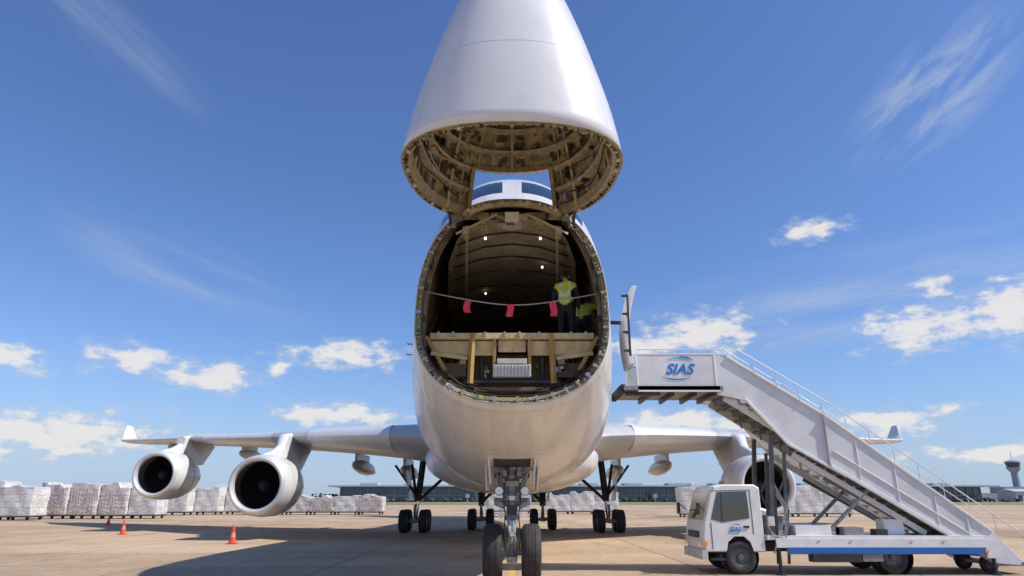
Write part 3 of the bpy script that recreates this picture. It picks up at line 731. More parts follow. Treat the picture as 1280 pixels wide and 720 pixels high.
for j in range(n):
    t = j / (n - 1); x = 5.7 + (12.25 - 5.7) * t; z = 4.52 - (4.52 - 0.38) * t
    mb.box((x, (YN + YF) / 2, z), (0.28, YF - YN - 0.16, 0.035), 1)
    mb.box((x - 0.13, (YN + YF) / 2, z + .07), (0.02, YF - YN - 0.18, 0.14), 1)
mb.beam((5.7, YN + .2, 4.4), (12.2, YN + .2, 0.25), 0.08, 0.2, 4); mb.beam((5.7, YF - .2, 4.4), (12.2, YF - .2, 0.25), 0.08, 0.2, 4)
for t in [0.03 + 0.075 * j for j in range(13)]:
    x = 5.7 + 6.5 * t; z = 4.42 - 4.1 * t
    mb.beam((x, YN + .2, z - .1), (x, YF - .2, z - .1), 0.06, 0.06, 2)
for j in range(5):
    t = 0.05 + j * 0.08
    mb.beam((5.7 + 6.5 * t, YN + .22, 4.25 - 4.1 * t), (5.7 + 6.5 * (t + .08), YF - .22, 4.25 - 4.1 * (t + .08)), 0.04, 0.04, 2)
mb.build('treads_and_deck', [M['white'], M['grate'], M['dark'], M['rubber'], M['stairgrey']], tr, bevel=0.006, seg=1)
mb = MB()
for y in (YN + 0.03, YF - 0.03):
    mb.tube([(3.4, y, 5.66), (5.75, y, 5.66), (8.5, y, 3.86)], 0.018)
    mb.tube([(3.4, y, 5.66), (3.4, y, 4.7)], 0.018)
    mb.tube([(6.1, y - .03, 5.66), (8.4, y - .03, 4.20), (12.15, y - .03, 1.42), (12.8, y - .03, 0.92), (12.85, y - .03, 0.35)], 0.016)
    mb.tube([(7.2, y - .03, 4.72), (12.2, y - .03, 1.18)], 0.011)
    for x in (3.9, 4.4, 4.95, 5.4): mb.cyl((x, y, 5.5), (x, y, 5.66), 0.014, n=6)
    for j in range(11):
        t = j / 10; x = 6.5 + 5.65 * t; z = 5.42 - 4.0 * t
        mb.cyl((x, y - .03, z - 0.42), (x, y - .03, z), 0.011, n=6)
mb.build('handrails', M['lip'], tr, smooth=True)
mb = MB()
for y in (YN + 0.25, YF - 0.25):
    mb.beam((6.85, y, 3.4), (6.62, y, 0.85), 0.08, 0.11, 3)
    mb.beam((7.15, y, 3.0), (6.98, y, 0.85), 0.07, 0.08, 3)
    mb.beam((7.35, y, 2.9), (10.5, y, 0.95), 0.08, 0.14, 2)
    mb.beam((8.1, y, 2.3), (10.9, y, 0.7), 0.06, 0.08, 3)
    mb.cyl((8.0, y, 0.95), (9.2, y, 2.0), 0.05, n=10, mi=1); mb.cyl((8.5, y, 1.4), (9.2, y, 2.0), 0.03, n=10, mi=4)
    mb.beam((6.7, y, 1.6), (7.1, y, 2.3), .04, .05, 3); mb.beam((7.0, y, 1.6), (6.75, y, 2.3), .04, .05, 3)
for x, z0, z1 in ((6.58, 0.25, 2.0), (6.85, 0.25, 1.6)):
    mb.beam((x, YN - 0.02, z0), (x + .12, YN - 0.02, z1), 0.05, 0.06, 0)
mb.beam((6.5, YN - .05, 0.5), (6.95, YN - .05, 1.6), 0.04, 0.04, 1)
mb.box((6.52, YN - .02, 1.25), (.14, .1, .22), 2); mb.box((6.74, YN - .04, .95), (.18, .08, .16), 1)
for x in (6.62, 11.9):
    mb.cyl((x, YN - .05, 0.0), (x, YN - .05, 0.7), 0.045, n=10, mi=0); mb.cyl((x, YN - .05, 0.0), (x, YN - .05, 0.04), 0.13, n=14, mi=0)
mb.box((6.75, 18.8, 1.12), (0.42, 1.1, 0.5), 1)
for q in range(3): mb.tube([(6.4, YN - .05, 1.2 - q * .1), (6.5 + q * .04, YN - .12, .9), (6.8, YN - .1, .95 - q * .1), (6.9 + q * .05, YN - .05, 1.5), (6.7, YN - .04, 1.9 + q * .1)], 0.012, mi=1)
mb.build('support_frame', [M['dark'], M['gear'], M['stairgrey'], mat('frame_dark_grey', (.11, .115, .12), .5, var=.4, vscale=6), M['chrome']], tr, bevel=0.006)
mb = MB()
mb.box((9.15, 18.8, 0.86), (5.6, 2.0, 0.10), 0)
mb.box((9.15, 17.80, 0.74), (5.2, 0.05, 0.22), 0)
mb.box((9.25, 17.79, 0.56), (4.9, 0.05, 0.16), 1)
mb.box((8.0, 17.88, 0.40), (1.2, 0.30, 0.20), 2); mb.box((8.9, 17.95, 0.42), (0.5, 0.32, 0.22), 3)
for y in (18.35, 19.25): mb.box((8.6, y, 0.62), (7.2, 0.09, 0.22), 2)
mb.box((7.6, 18.6, 1.02), (0.9, 1.2, 0.24), 0); mb.box((8.6, 18.2, 1.0), (0.5, 0.5, 0.2), 3); mb.box((9.3, 18.1, 0.98), (0.3, 0.3, 0.15), 2)
mb.box((11.9, 17.81, 0.60), (0.35, 0.06, 0.42), 0)
mb.box((11.72, 17.77, 0.55), (0.09, 0.03, 0.07), 4); mb.box((9.7, 18.3, 1.1), (.5, .4, .38), 0)
mb.cyl((8.35, 18.3, 1.0), (8.75, 18.3, 1.0), .10, n=14, mi=2)
mb.box((12.4, 18.8, 0.24), (0.8, 1.7, 0.08), 3)
for x in (7.6, 8.4, 9.9, 10.7): mb.box((x, 17.765, 0.78), (0.07, 0.01, 0.03), 4)
mb.build('chassis', [M['white'], M['blue'], M['dark'], M['grate'], M['amber']], tr, bevel=0.012)
CY0, CY1 = 17.85, 19.65
mb = MB()
prof = [(4.80, 0.52), (4.77, 0.85), (4.82, 1.22), (5.05, 1.98), (5.14, 2.09), (5.34, 2.14), (6.18, 2.14), (6.30, 2.06), (6.32, 0.52), (6.02, 0.52), (5.96, 0.74), (5.80, 0.88), (5.56, 0.88), (5.38, 0.74), (5.32, 0.52)]
rr = []
for y, ins in ((CY0, 0.045), (CY0 + 0.03, 0.015), (CY0 + 0.08, 0.0), (CY1 - 0.08, 0.0), (CY1 - .03, .015), (CY1, 0.045)):
    rr.append([(x + (5.5 - x) * ins, y, z + (1.3 - z) * ins) for x, z in prof])
mb.loft(rr, 0, True, True)
for y in (CY0 - 0.003, CY1 + 0.003):
    mb.prism([(5.00, 1.30), (5.20, 1.95), (5.95, 1.97), (5.97, 1.32), (5.27, 1.22)], y - 0.006, y + 0.006, 1)
    mb.prism([(5.26, 1.24), (5.285, 1.24), (5.305, 1.95), (5.285, 1.95)], y - 0.010, y + 0.010, 2)
    mb.prism([(4.98, 1.22), (4.995, 1.22), (5.0, 0.60), (4.985, 0.60)], y - 0.005, y + 0.005, 2)
    mb.prism([(6.02, 2.0), (6.035, 2.0), (6.045, 0.95), (6.03, 0.95)], y - 0.005, y + 0.005, 2)
    mb.prism([(5.80, 1.14), (5.94, 1.14), (5.94, 1.09), (5.80, 1.09)], y - 0.02, y + 0.02, 2)
    mb.prism([(4.99, 1.975), (6.03, 1.995), (6.03, 2.005), (4.99, 1.985)], y - 0.004, y + 0.004, 2)
mb.add([(4.829, CY0 + 0.14, 1.27), (4.829, CY1 - 0.14, 1.27), (5.028, CY1 - 0.2, 1.94), (5.028, CY0 + 0.2, 1.94)], [(0, 1, 2, 3)], 1)
mb.box((4.78, 18.75, 0.46), (0.14, 1.84, 0.22), 5)
mb.box((4.76, 18.75, 0.92), (0.03, 1.0, 0.16), 2)
for y in (CY0 + .22, CY1 - .22): mb.box((4.755, y, 0.72), (0.06, 0.28, 0.16), 3)
mb.box((4.80, CY0 + .01, 0.72), (0.12, 0.05, 0.10), 4)
for y, s in ((CY0, -1), (CY1, 1)):
    mb.beam((4.85, y, 1.5), (4.68, y + s * .12, 1.66), 0.02, 0.02, 2); mb.box((4.66, y + s * .14, 1.55), (0.05, 0.15, 0.28), 2)
mb.lathe((5.68, CY0 + 0.05, 0.42), (0, 1, 0), [(0, 0.45), (0.02, 0.45), (0.3, 0.45)], 28, 2)
mb.cyl((5.6, 18.7, 2.14), (5.6, 18.7, 2.24), 0.07, n=16, mi=4)
mb.box((5.1, CY0 - .01, .36), (.36, .1, .05), 2)
mb.build('cab', [M['white'], M['cabglass'], M['dark'], M['lamp'], M['amber'], M['greybox']], tr, smooth=True, autos=28)
mb = MB()
for x in (5.68, 9.45):
    for y in (18.0, 19.55): wheel(mb, (x, y, 0.40), 0.40, 0.26, ax=(0, 1, 0))
    mb.cyl((x, 18.0, 0.4), (x, 19.5, 0.4), 0.07, mi=2)
wheel(mb, (9.45, 18.28, 0.40), 0.40, 0.24, ax=(0, 1, 0))
mb.lathe((9.45, 17.83, 0.42), (0, 1, 0), [(0, 0.47), (0.4, 0.47)], 28, 2)
wheel(mb, (12.05, 18.3, 0.22), 0.22, 0.14, ax=(0, 1, 0)); wheel(mb, (12.05, 19.3, 0.22), 0.22, 0.14, ax=(0, 1, 0))
mb.build('truck_wheels', [M['rubber'], mat('truck_rim', (.16, .16, .16), .5, .3, var=.5, vscale=9), M['dark']], tr, smooth=True, autos=35)
def logo(x, y, z, size, parent):
    c = bpy.data.curves.new('logo_text', 'FONT'); c.body = 'SIAS'; c.size = size; c.shear = 0.35; c.extrude = 0.003; c.offset = size * 0.02
    c.materials.append(M['logo'])
    o = bpy.data.objects.new('logo_text', c); o.location = (x, y, z); o.rotation_euler = (R(90), 0, 0)
    scene.collection.objects.link(o); adopt(o, parent)
    mb = MB()
    for (dx, dz, w_, h, mi, a0, a1) in ((0.95, 0.70, 1.0, 0.40, 1, 20, 150), (0.75, 0.0, 1.15, 0.36, 0, 195, 330), (1.2, 0.80, 0.75, 0.36, 0, 10, 120)):
        rr = []
        for j in range(15):
            t = j / 14; a = R(a0 + (a1 - a0) * t); th = 0.045 * math.sin(math.pi * t) + 0.003
            px, pz = x + size * (dx + w_ * math.cos(a)), z + size * (dz + h * math.sin(a))
            rr.append([(px, y - .003, pz - size * th), (px, y - .003, pz + size * th)])
        mb.loft(rr, mi, False)
    mb.build('logo_swoosh', [M['logo'], M['logo2']], parent, recalc=False)
logo(4.12, YN - 0.006, 4.98, 0.40, tr)
logo(5.42, CY0 - 0.012, 1.0, 0.16, tr)

def chock(x, y, name):
    e = root(name, (x, y, 0)); mb = MB()
    mb.add([(x - .12, y - .13, 0), (x + .12, y - .13, 0), (x + .12, y + .13, 0), (x - .12, y + .13, 0), (x - .12, y, .18), (x + .12, y, .18)],
           [(0, 1, 2, 3), (0, 1, 5, 4), (3, 2, 5, 4), (0, 3, 4), (1, 2, 5)])
    mb.build('wedge', M['amber'], e, bevel=.01)
chock(0.44, 15.72, 'wheel_chock'); chock(-0.44, 15.72, 'wheel_chock.001')

BAND = mat('cone_band', (0.8, 0.25, 0.15), .5)
def cone(x, y, name, s=1.0):
    e = root(name, (x, y, 0)); mb = MB()
    mb.box((x, y, 0.02 * s), (0.38 * s, 0.38 * s, 0.04 * s), 0)
    mb.lathe((x, y, 0.04 * s), (0, 0, 1), [(0, .15 * s), (.22 * s, .105 * s)], 20, 0)
    mb.lathe((x, y, 0.04 * s), (0, 0, 1), [(.22 * s, .106 * s), (.40 * s, .072 * s)], 20, 1)
    mb.lathe((x, y, 0.04 * s), (0, 0, 1), [(.40 * s, .071 * s), (.66 * s, .03 * s), (.68 * s, 0)], 20, 0)
    mb.build('cone_body', [M['orange'], BAND], e, smooth=True, autos=30)
cone(-11.7, 30, 'traffic_cone', 1.05); cone(-20.7, 38, 'traffic_cone.001', 1.0); cone(-29.5, 52, 'traffic_cone.002', 1.0)

# ------------------------------------------------------------------ wrapped cargo
def wrapmat():
    m = bpy.data.materials.new('plastic_wrap'); m.use_nodes = True; nt = m.node_tree; b = nt.nodes['Principled BSDF']
    b.inputs['Roughness'].default_value = 0.35; b.inputs['Coat Weight'].default_value = 0.3
    tc = nt.nodes.new('ShaderNodeTexCoord')
    mp = nt.nodes.new('ShaderNodeMapping'); mp.inputs['Scale'].default_value = (1.2, 1.2, 4.5); nt.links.new(tc.outputs['Object'], mp.inputs[0])
    br = nt.nodes.new('ShaderNodeTexNoise'); br.inputs['Scale'].default_value = 1.6; br.inputs['Detail'].default_value = 6; br.inputs['Roughness'].default_value = .7
    nt.links.new(mp.outputs[0], br.inputs['Vector'])
    r = nt.nodes.new('ShaderNodeValToRGB'); e = r.color_ramp.elements
    e[0].position = .28; e[0].color = (.36, .36, .34, 1); e[1].position = .6; e[1].color = (.82, .82, .81, 1)
    x = e.new(.42); x.color = (.68, .67, .64, 1)
    bk = nt.nodes.new('ShaderNodeTexBrick'); bk.inputs['Scale'].default_value = 1; bk.inputs['Brick Width'].default_value = .8; bk.inputs['Row Height'].default_value = .55
    bk.inputs['Mortar Size'].default_value = .025; bk.inputs['Mortar Smooth'].default_value = .6; bk.inputs['Color1'].default_value = (1, 1, 1, 1); bk.inputs['Color2'].default_value = (.76, .74, .70, 1); bk.inputs['Mortar'].default_value = (.5, .5, .5, 1)
    sw = nt.nodes.new('ShaderNodeSeparateXYZ'); cw = nt.nodes.new('ShaderNodeCombineXYZ')
    nt.links.new(tc.outputs['Object'], sw.inputs[0])
    ad = nt.nodes.new('ShaderNodeMath'); nt.links.new(sw.outputs[0], ad.inputs[0]); nt.links.new(sw.outputs[1], ad.inputs[1])
    nt.links.new(ad.outputs[0], cw.inputs[0]); nt.links.new(sw.outputs[2], cw.inputs[1]); nt.links.new(cw.outputs[0], bk.inputs['Vector'])
    nt.links.new(br.outputs['Fac'], r.inputs[0])
    mx = nt.nodes.new('ShaderNodeMix'); mx.data_type = 'RGBA'; mx.blend_type = 'MULTIPLY'; mx.inputs['Factor'].default_value = 1
    nt.links.new(r.outputs[0], mx.inputs['A']); nt.links.new(bk.outputs['Color'], mx.inputs['B']); nt.links.new(mx.outputs['Result'], b.inputs['Base Color'])
    bp = nt.nodes.new('ShaderNodeBump'); bp.inputs['Strength'].default_value = .5; bp.inputs['Distance'].default_value = .12
    nt.links.new(br.outputs['Fac'], bp.inputs['Height']); nt.links.new(bp.outputs[0], b.inputs['Normal'])
    return m
M['wrap'] = wrapmat()
M['net'] = mat('net_pinkish', (0.60, 0.38, 0.35), .7)
pc = [0]
def pallet(x, y, h=2.5, w=3.1, d=2.4, net=False):
    nm = 'wrapped_cargo_pallet' + ('' if pc[0] == 0 else '.%03d' % pc[0]); pc[0] += 1
    e = root(nm, (x, y, 0)); mb = MB()
    mb.box((x, y, 0.40), (w + .1, d + .1, 0.08), 1)
    for dx in (-.4, .4):
        for dy in (-.35, .35): mb.cyl((x + dx * w - .06, y + dy * d, .17), (x + dx * w + .06, y + dy * d, .17), .17, n=14, mi=2)
    mb.box((x, y, .31), (w * .95, d * .9, .10), 2)
    mb.build('dolly', [M['nac'], M['steel'], M['dark']], e)
    bm = bmesh.new(); bmesh.ops.create_cube(bm, size=1)
    bmesh.ops.subdivide_edges(bm, edges=bm.edges, cuts=9, use_grid_fill=True)
    seed = random.random() * 100; cols = random.choice([2, 3, 4]); hs = [random.uniform(.78, 1.0) for _ in range(cols)]
    for v in bm.verts:
        c = v.co.copy(); u = min(cols - 1, int((c.x + .5) * cols * .999)); hh = hs[u] * h
        g = abs(((c.x + .5) * cols) % 1 - .5) * 2
        v.co = Vector((x + c.x * w + .025 * math.sin(seed + c.z * 9), y + c.y * d * (1 - .05 * (g > .8)) + .03 * math.sin(seed * 2 + c.x * 13 + c.z * 7),
                       .445 + (c.z + .5) * hh - (0.06 if (c.z > .45 and (abs(c.x) > .45 or abs(c.y) > .45)) else 0)))
    me = bpy.data.meshes.new('cargo'); bm.to_mesh(me); bm.free(); me.materials.append(M['wrap'])
    me.polygons.foreach_set('use_smooth', [True] * len(me.polygons)); me.set_sharp_from_angle(angle=R(35))
    o = bpy.data.objects.new('cargo', me); scene.collection.objects.link(o); adopt(o, e)
    if net:
        mb = MB()
        for j in range(8): mb.box((x - w / 2 + w * (j + .5) / 8, y - d / 2 - .08, .45 + h * .42), (.03, .02, h * .84), 0)
        for j in range(6): mb.box((x, y - d / 2 - .083, .6 + h * .78 * j / 6), (w, .02, .03), 0)
        mb.build('net', M['net'], e)
for j in range(3): pallet(-51.2 + j * 3.15, 65 + random.uniform(-.2, .2), h=3.05 * random.uniform(.95, 1.04))
for j in range(4): pallet(-44.6 + j * 2.75 + .4, 69 + j * .3, h=3.15 * random.uniform(.95, 1.03), w=2.65, net=(j < 3))
for j in range(5): pallet(-43.4 + j * 2.9, 84 + j * 2, h=2.9 * random.uniform(.93, 1.04), w=2.8)
for j in range(5): pallet(-29.5 + j * 3.0, 88, h=2.15 * random.uniform(.9, 1.05), net=(j % 2 == 0))
for j in range(2): pallet(-2 + j * 3, 96, h=2.3)
for j in range(3): pallet(6 + j * 3.1, 92, h=2.6 * random.uniform(.9, 1.1))
for j in range(3): pallet(19.5 + j * 3.0, 76, h=3.0 * random.uniform(.9, 1.1))
for j in range(3): pallet(29.3 + j * 3.1, 78, h=3.1 * random.uniform(.9, 1.1))

# ------------------------------------------------------------------ terminal + far things
tb = root('terminal_building', (120, 620, 0))
mb = MB(); X0, X1 = -150, 410
mb.box(((X0 + X1) / 2, 640, 6.2), (X1 - X0, 50, 12.4), 0)
mb.box(((X0 + X1) / 2, 632, 13.1), (X1 - X0 + 16, 64, 1.2), 1)
mb.box(((X0 + X1) / 2, 614.6, 5.2), (X1 - X0, 0.6, 0.8), 1)
nn = 94
for j in range(nn + 1):
    x = X0 + (X1 - X0) * j / nn
    mb.box((x, 614.4, 6.2), (0.5 if j % 4 else 1.2, 0.9, 12.4), 1 if j % 4 else 2)
for j in range(0, 14):
    x = X0 + 20 + j * 40; mb.box((x, 645, 15.0), (16, 20, 2.6), 2)
    mb.box((x + 12, 606, 5), (3.2, 14, 3.2), 2); mb.box((x + 12, 600, 2), (1, 1, 4), 2)
mb.build('terminal_hall', [mat('terminal_glass', (0.12, 0.18, 0.25), .15, var=.4, vscale=.08, spec=.8), mat('terminal_roof', (0.44, 0.49, 0.54), .5, var=.2, vscale=.05), mat('terminal_concrete', (0.40, 0.42, 0.44), .8)], tb)
ct = root('control_tower', (505, 700, 0))
mb = MB()
mb.lathe((505, 700, 0), (0, 0, 1), [(0, 5.0), (8, 3.6), (28, 3.2), (31, 5.5), (33, 6.4), (33.2, 6.4)], 24, 0)
mb.lathe((505, 700, 0), (0, 0, 1), [(33.2, 5.6), (37.5, 6.6)], 24, 1)
mb.lathe((505, 700, 0), (0, 0, 1), [(37.5, 7.0), (38.6, 7.0), (40.5, 2), (40.5, 0)], 24, 0)
mb.cyl((505, 700, 40), (505, 700, 48), .25); mb.box((500, 695, 7), (40, 20, 14), 0); mb.box((480, 690, 4), (60, 20, 8), 0)
mb.build('tower_body', [mat('tower_concrete', (.28, .30, .34), .8), M['glass']], ct, smooth=True, autos=30)
def shed(name, x, y, w, d, h, col):
    e = root(name, (x, y, 0)); mb = MB()
    mb.box((x, y, h / 2), (w, d, h), 0)
    mb.add([(x - w / 2 - 1, y - d / 2 - 1, h), (x + w / 2 + 1, y - d / 2 - 1, h), (x + w / 2 + 1, y + d / 2 + 1, h), (x - w / 2 - 1, y + d / 2 + 1, h), (x - w / 2 - 1, y, h + h * .25), (x + w / 2 + 1, y, h + h * .25)],
           [(0, 1, 5, 4), (3, 2, 5, 4), (0, 3, 4), (1, 2, 5)], 1)
    k = int(w / 6)
    for j in range(k): mb.box((x - w / 2 + (j + .5) * w / k, y - d / 2 - .05, h * .38), (w / k * .55, .2, h * .5), 2)
    mb.build('shed_body', [mat('shed_wall', col, .8, var=.15, vscale=.2), mat('shed_roof', (.45, .48, .52), .6), M['dark']], e)
shed('airport_shed', -262, 540, 60, 30, 8, (.6, .6, .6)); shed('airport_shed.001', -225, 560, 18, 20, 11, (.36, .40, .46))
shed('airport_shed.002', -330, 600, 50, 30, 6, (.5, .45, .42)); shed('airport_shed.003', -190, 520, 26, 16, 6, (.62, .6, .56))
shed('airport_shed.004', -390, 560, 50, 30, 9, (.45, .47, .5)); shed('airport_shed.005', 470, 640, 40, 25, 9, (.5, .5, .5))
M['leaf'] = mat('foliage', (.085, .12, .06), .8, var=.6, vscale=.35)
def treeline(name, x0, x1, y, hmax, n):
    e = root(name, ((x0 + x1) / 2, y, 0)); bm = bmesh.new()
    for i in range(n):
        x = x0 + (x1 - x0) * (i + random.random()) / n; h = hmax * random.uniform(.5, 1); w_ = h * random.uniform(.5, .9)
        for q in range(12):
            cx = x + random.gauss(0, w_ * .35); cz = h * random.uniform(.25, .95); cy = y + random.uniform(-3, 3); s = random.uniform(.5, 1.3)
            mtx = Matrix.Translation((cx, cy, cz)) @ Matrix.Rotation(random.random() * 6, 4, random.choice('XYZ')) @ Matrix.Diagonal((s * 1.4, s, s * .8, 1))
            bmesh.ops.create_icosphere(bm, subdivisions=1, radius=1.0, matrix=mtx)
        bmesh.ops.create_cone(bm, segments=5, radius1=.25, radius2=.12, depth=h * .6, matrix=Matrix.Translation((x, y, h * .3)))
    me = bpy.data.meshes.new('foliage'); bm.to_mesh(me); bm.free(); me.materials.append(M['leaf'])
    o = bpy.data.objects.new('foliage', me); scene.collection.objects.link(o); adopt(o, e)
treeline('distant_trees', -480, -150, 610, 8, 80)
treeline('distant_trees.001', -150, 560, 596, 3.6, 90)

# ------------------------------------------------------------------ ground
def ground_mat():
    m = bpy.data.materials.new('apron_concrete'); m.use_nodes = True; nt = m.node_tree; b = nt.nodes['Principled BSDF']
    N = nt.nodes.new; Lk = nt.links.new
    b.inputs['Roughness'].default_value = .85; b.inputs['Specular IOR Level'].default_value = .2
    tc = N('ShaderNodeTexCoord')
    n1 = N('ShaderNodeTexNoise'); n1.inputs['Scale'].default_value = .09; n1.inputs['Detail'].default_value = 8; n1.inputs['Roughness'].default_value = .68
    Lk(tc.outputs['Object'], n1.inputs['Vector'])
    r1 = N('ShaderNodeValToRGB'); e = r1.color_ramp.elements
    e[0].position = .32; e[0].color = (.37, .265, .17, 1); e[1].position = .66; e[1].color = (.64, .48, .32, 1)
    x = e.new(.5); x.color = (.54, .40, .265, 1)
    Lk(n1.outputs['Fac'], r1.inputs[0])
    br = N('ShaderNodeTexBrick'); br.offset = 0.0; br.inputs['Scale'].default_value = 1; br.inputs['Brick Width'].default_value = 5; br.inputs['Row Height'].default_value = 5
    br.inputs['Mortar Size'].default_value = .03; br.inputs['Mortar Smooth'].default_value = .3; br.inputs['Color1'].default_value = (.86, .86, .86, 1); br.inputs['Color2'].default_value = (1.07, 1.06, 1.04, 1); br.inputs['Mortar'].default_value = (.36, .34, .32, 1)
    Lk(tc.outputs['Object'], br.inputs['Vector'])
    mx = N('ShaderNodeMix'); mx.data_type = 'RGBA'; mx.blend_type = 'MULTIPLY'; mx.inputs['Factor'].default_value = 1
    Lk(r1.outputs[0], mx.inputs['A']); Lk(br.outputs['Color'], mx.inputs['B'])
    n2 = N('ShaderNodeTexNoise'); n2.inputs['Scale'].default_value = 4; n2.inputs['Detail'].default_value = 8; n2.inputs['Roughness'].default_value = .75
    Lk(tc.outputs['Object'], n2.inputs['Vector'])
    r2 = N('ShaderNodeValToRGB'); r2.color_ramp.elements[0].position = .3; r2.color_ramp.elements[0].color = (.70, .69, .68, 1); r2.color_ramp.elements[1].position = .7; r2.color_ramp.elements[1].color = (1.1, 1.1, 1.1, 1)
    Lk(n2.outputs['Fac'], r2.inputs[0])
    m2 = N('ShaderNodeMix'); m2.data_type = 'RGBA'; m2.blend_type = 'MULTIPLY'; m2.inputs['Factor'].default_value = 1
    Lk(mx.outputs['Result'], m2.inputs['A']); Lk(r2.outputs[0], m2.inputs['B'])
    n3 = N('ShaderNodeTexNoise'); n3.inputs['Scale'].default_value = .55; n3.inputs['Detail'].default_value = 5
    mp = N('ShaderNodeMapping'); mp.inputs['Location'].default_value = (13, 7, 0); mp.inputs['Scale'].default_value = (1, .45, 1); Lk(tc.outputs['Object'], mp.inputs[0]); Lk(mp.outputs[0], n3.inputs['Vector'])
    r3 = N('ShaderNodeValToRGB'); r3.color_ramp.elements[0].position = .57; r3.color_ramp.elements[0].color = (0, 0, 0, 1); r3.color_ramp.elements[1].position = .76; r3.color_ramp.elements[1].color = (.6, .6, .6, 1)
    Lk(n3.outputs['Fac'], r3.inputs[0])
    m3 = N('ShaderNodeMix'); m3.data_type = 'RGBA'; Lk(r3.outputs[0], m3.inputs['Factor']); Lk(m2.outputs['Result'], m3.inputs['A']); m3.inputs['B'].default_value = (.17, .13, .095, 1)
    Lk(m3.outputs['Result'], b.inputs['Base Color'])
    bp = N('ShaderNodeBump'); bp.inputs['Strength'].default_value = .25; bp.inputs['Distance'].default_value = .02; Lk(n2.outputs['Fac'], bp.inputs['Height']); Lk(bp.outputs[0], b.inputs['Normal'])
    return m
def sheet(name, x0, x1, y0, y1, z, m):
    me = bpy.data.meshes.new(name); me.from_pydata([(x0, y0, z), (x1, y0, z), (x1, y1, z), (x0, y1, z)], [], [(0, 1, 2, 3)]); me.materials.append(m)
    o = bpy.data.objects.new(name, me); scene.collection.objects.link(o); return o
sheet('ground', -6000, 6000, -600, 9000, 0, ground_mat())
sheet('grass_field', -5000, 5000, 260, 400, .02, mat('grass', (.22, .19, .09), .9, var=.35, vscale=.05))
sheet('grass_verge', -5000, 5000, 470, 598, .02, mat('grass2', (.17, .17, .08), .9, var=.35, vscale=.05))
M['line'] = mat('line_paint', (.70, .46, .08), .7, var=.5, vscale=3, dirt=(.5, .38, .2)); M['linew'] = mat('line_white', (.72, .68, .6), .7, var=.4, vscale=2)
sheet('apron_marking_line', -.08, .08, 4, 200, .004, M['line'])
sheet('apron_marking_line.001', -60, 60, 57, 57.25, .008, M['linew'])
sheet('apron_marking_line.002', -120, 120, 120, 120.4, .008, M['line'])
sheet('apron_marking_patch', -23, -19.5, 26.5, 26.9, .004, mat('red_mark', (.62, .2, .12), .7, var=.5, vscale=3, dirt=(.48, .34, .23)))

# ------------------------------------------------------------------ light + sky
EL, AZ = 48, 106
sv = Vector((math.sin(R(AZ)) * math.cos(R(EL)), math.cos(R(AZ)) * math.cos(R(EL)), math.sin(R(EL))))
sl = bpy.data.lights.new('sun', 'SUN'); sl.energy = 4.8; sl.angle = R(.5); sl.color = (1, .94, .85)
so_ = bpy.data.objects.new('sun', sl); so_.rotation_euler = sv.to_track_quat('Z', 'Y').to_euler(); so_.location = sv * 60; scene.collection.objects.link(so_)

w = bpy.data.worlds.new('World'); scene.world = w; w.use_nodes = True; nt = w.node_tree; nt.nodes.clear()
N = nt.nodes.new; Lk = nt.links.new
def mth(op, a, b=None, c=None, clamp=False):
    n = N('ShaderNodeMath'); n.operation = op; n.use_clamp = clamp
    for i, v in enumerate((a, b, c)):
        if v is None: continue
        if isinstance(v, (int, float)): n.inputs[i].default_value = v
        else: Lk(v, n.inputs[i])
    return n.outputs[0]
sky = N('ShaderNodeTexSky'); sky.sky_type = 'NISHITA'; sky.sun_disc = False; sky.sun_elevation = R(EL); sky.sun_rotation = R(AZ)
sky.altitude = 0; sky.air_density = 1.1; sky.dust_density = 0.4; sky.ozone_density = 3.0
tint = N('ShaderNodeMix'); tint.data_type = 'RGBA'; tint.blend_type = 'MULTIPLY'; tint.inputs['Factor'].default_value = 1; tint.inputs['B'].default_value = (.92, 1.10, 1.50, 1)
Lk(sky.outputs[0], tint.inputs['A'])
bg = N('ShaderNodeBackground'); bg.inputs['Strength'].default_value = .098; Lk(tint.outputs['Result'], bg.inputs[0])
tc = N('ShaderNodeTexCoord'); sp = N('ShaderNodeSeparateXYZ'); Lk(tc.outputs['Generated'], sp.inputs[0])
az = mth('ARCTAN2', sp.outputs[0], sp.outputs[1]); el = mth('ARCSINE', sp.outputs[2])
azd = mth('MULTIPLY', az, 57.2958); eld = mth('MULTIPLY', el, 57.2958)
cv = N('ShaderNodeCombineXYZ'); Lk(azd, cv.inputs[0]); Lk(eld, cv.inputs[1])
nz = N('ShaderNodeTexNoise'); nz.inputs['Scale'].default_value = .5; nz.inputs['Detail'].default_value = 7; nz.inputs['Roughness'].default_value = .6
mpn = N('ShaderNodeMapping'); mpn.inputs['Scale'].default_value = (1, 2.0, 1); Lk(cv.outputs[0], mpn.inputs[0]); Lk(mpn.outputs[0], nz.inputs['Vector'])
CL = [(-24.5, 9.2, 5.5, 1.7), (-30, 9.9, 4.5, 1.5), (-14.2, 11.5, 6.2, 1.6), (-14.5, 6.6, 7, 1.3), (-37.5, 9.3, 3.4, 1.7), (-19.3, 10.2, 1.3, 1.1), (16.4, 13.2, 6, 2.5), (11, 12.2, 4.5, 1.7),
      (32, 12.0, 5.4, 2.4), (38, 12.5, 4.6, 3.2), (29, 5.6, 6.5, 1.4), (13.9, 6.0, 10, 1.5), (33.2, 14.8, 1.8, 1.2), (-35, 4.4, 14, 2.3), (25.4, 20.4, 3.8, 1.1), (36, 3.0, 10, 1.0)]
mn = None
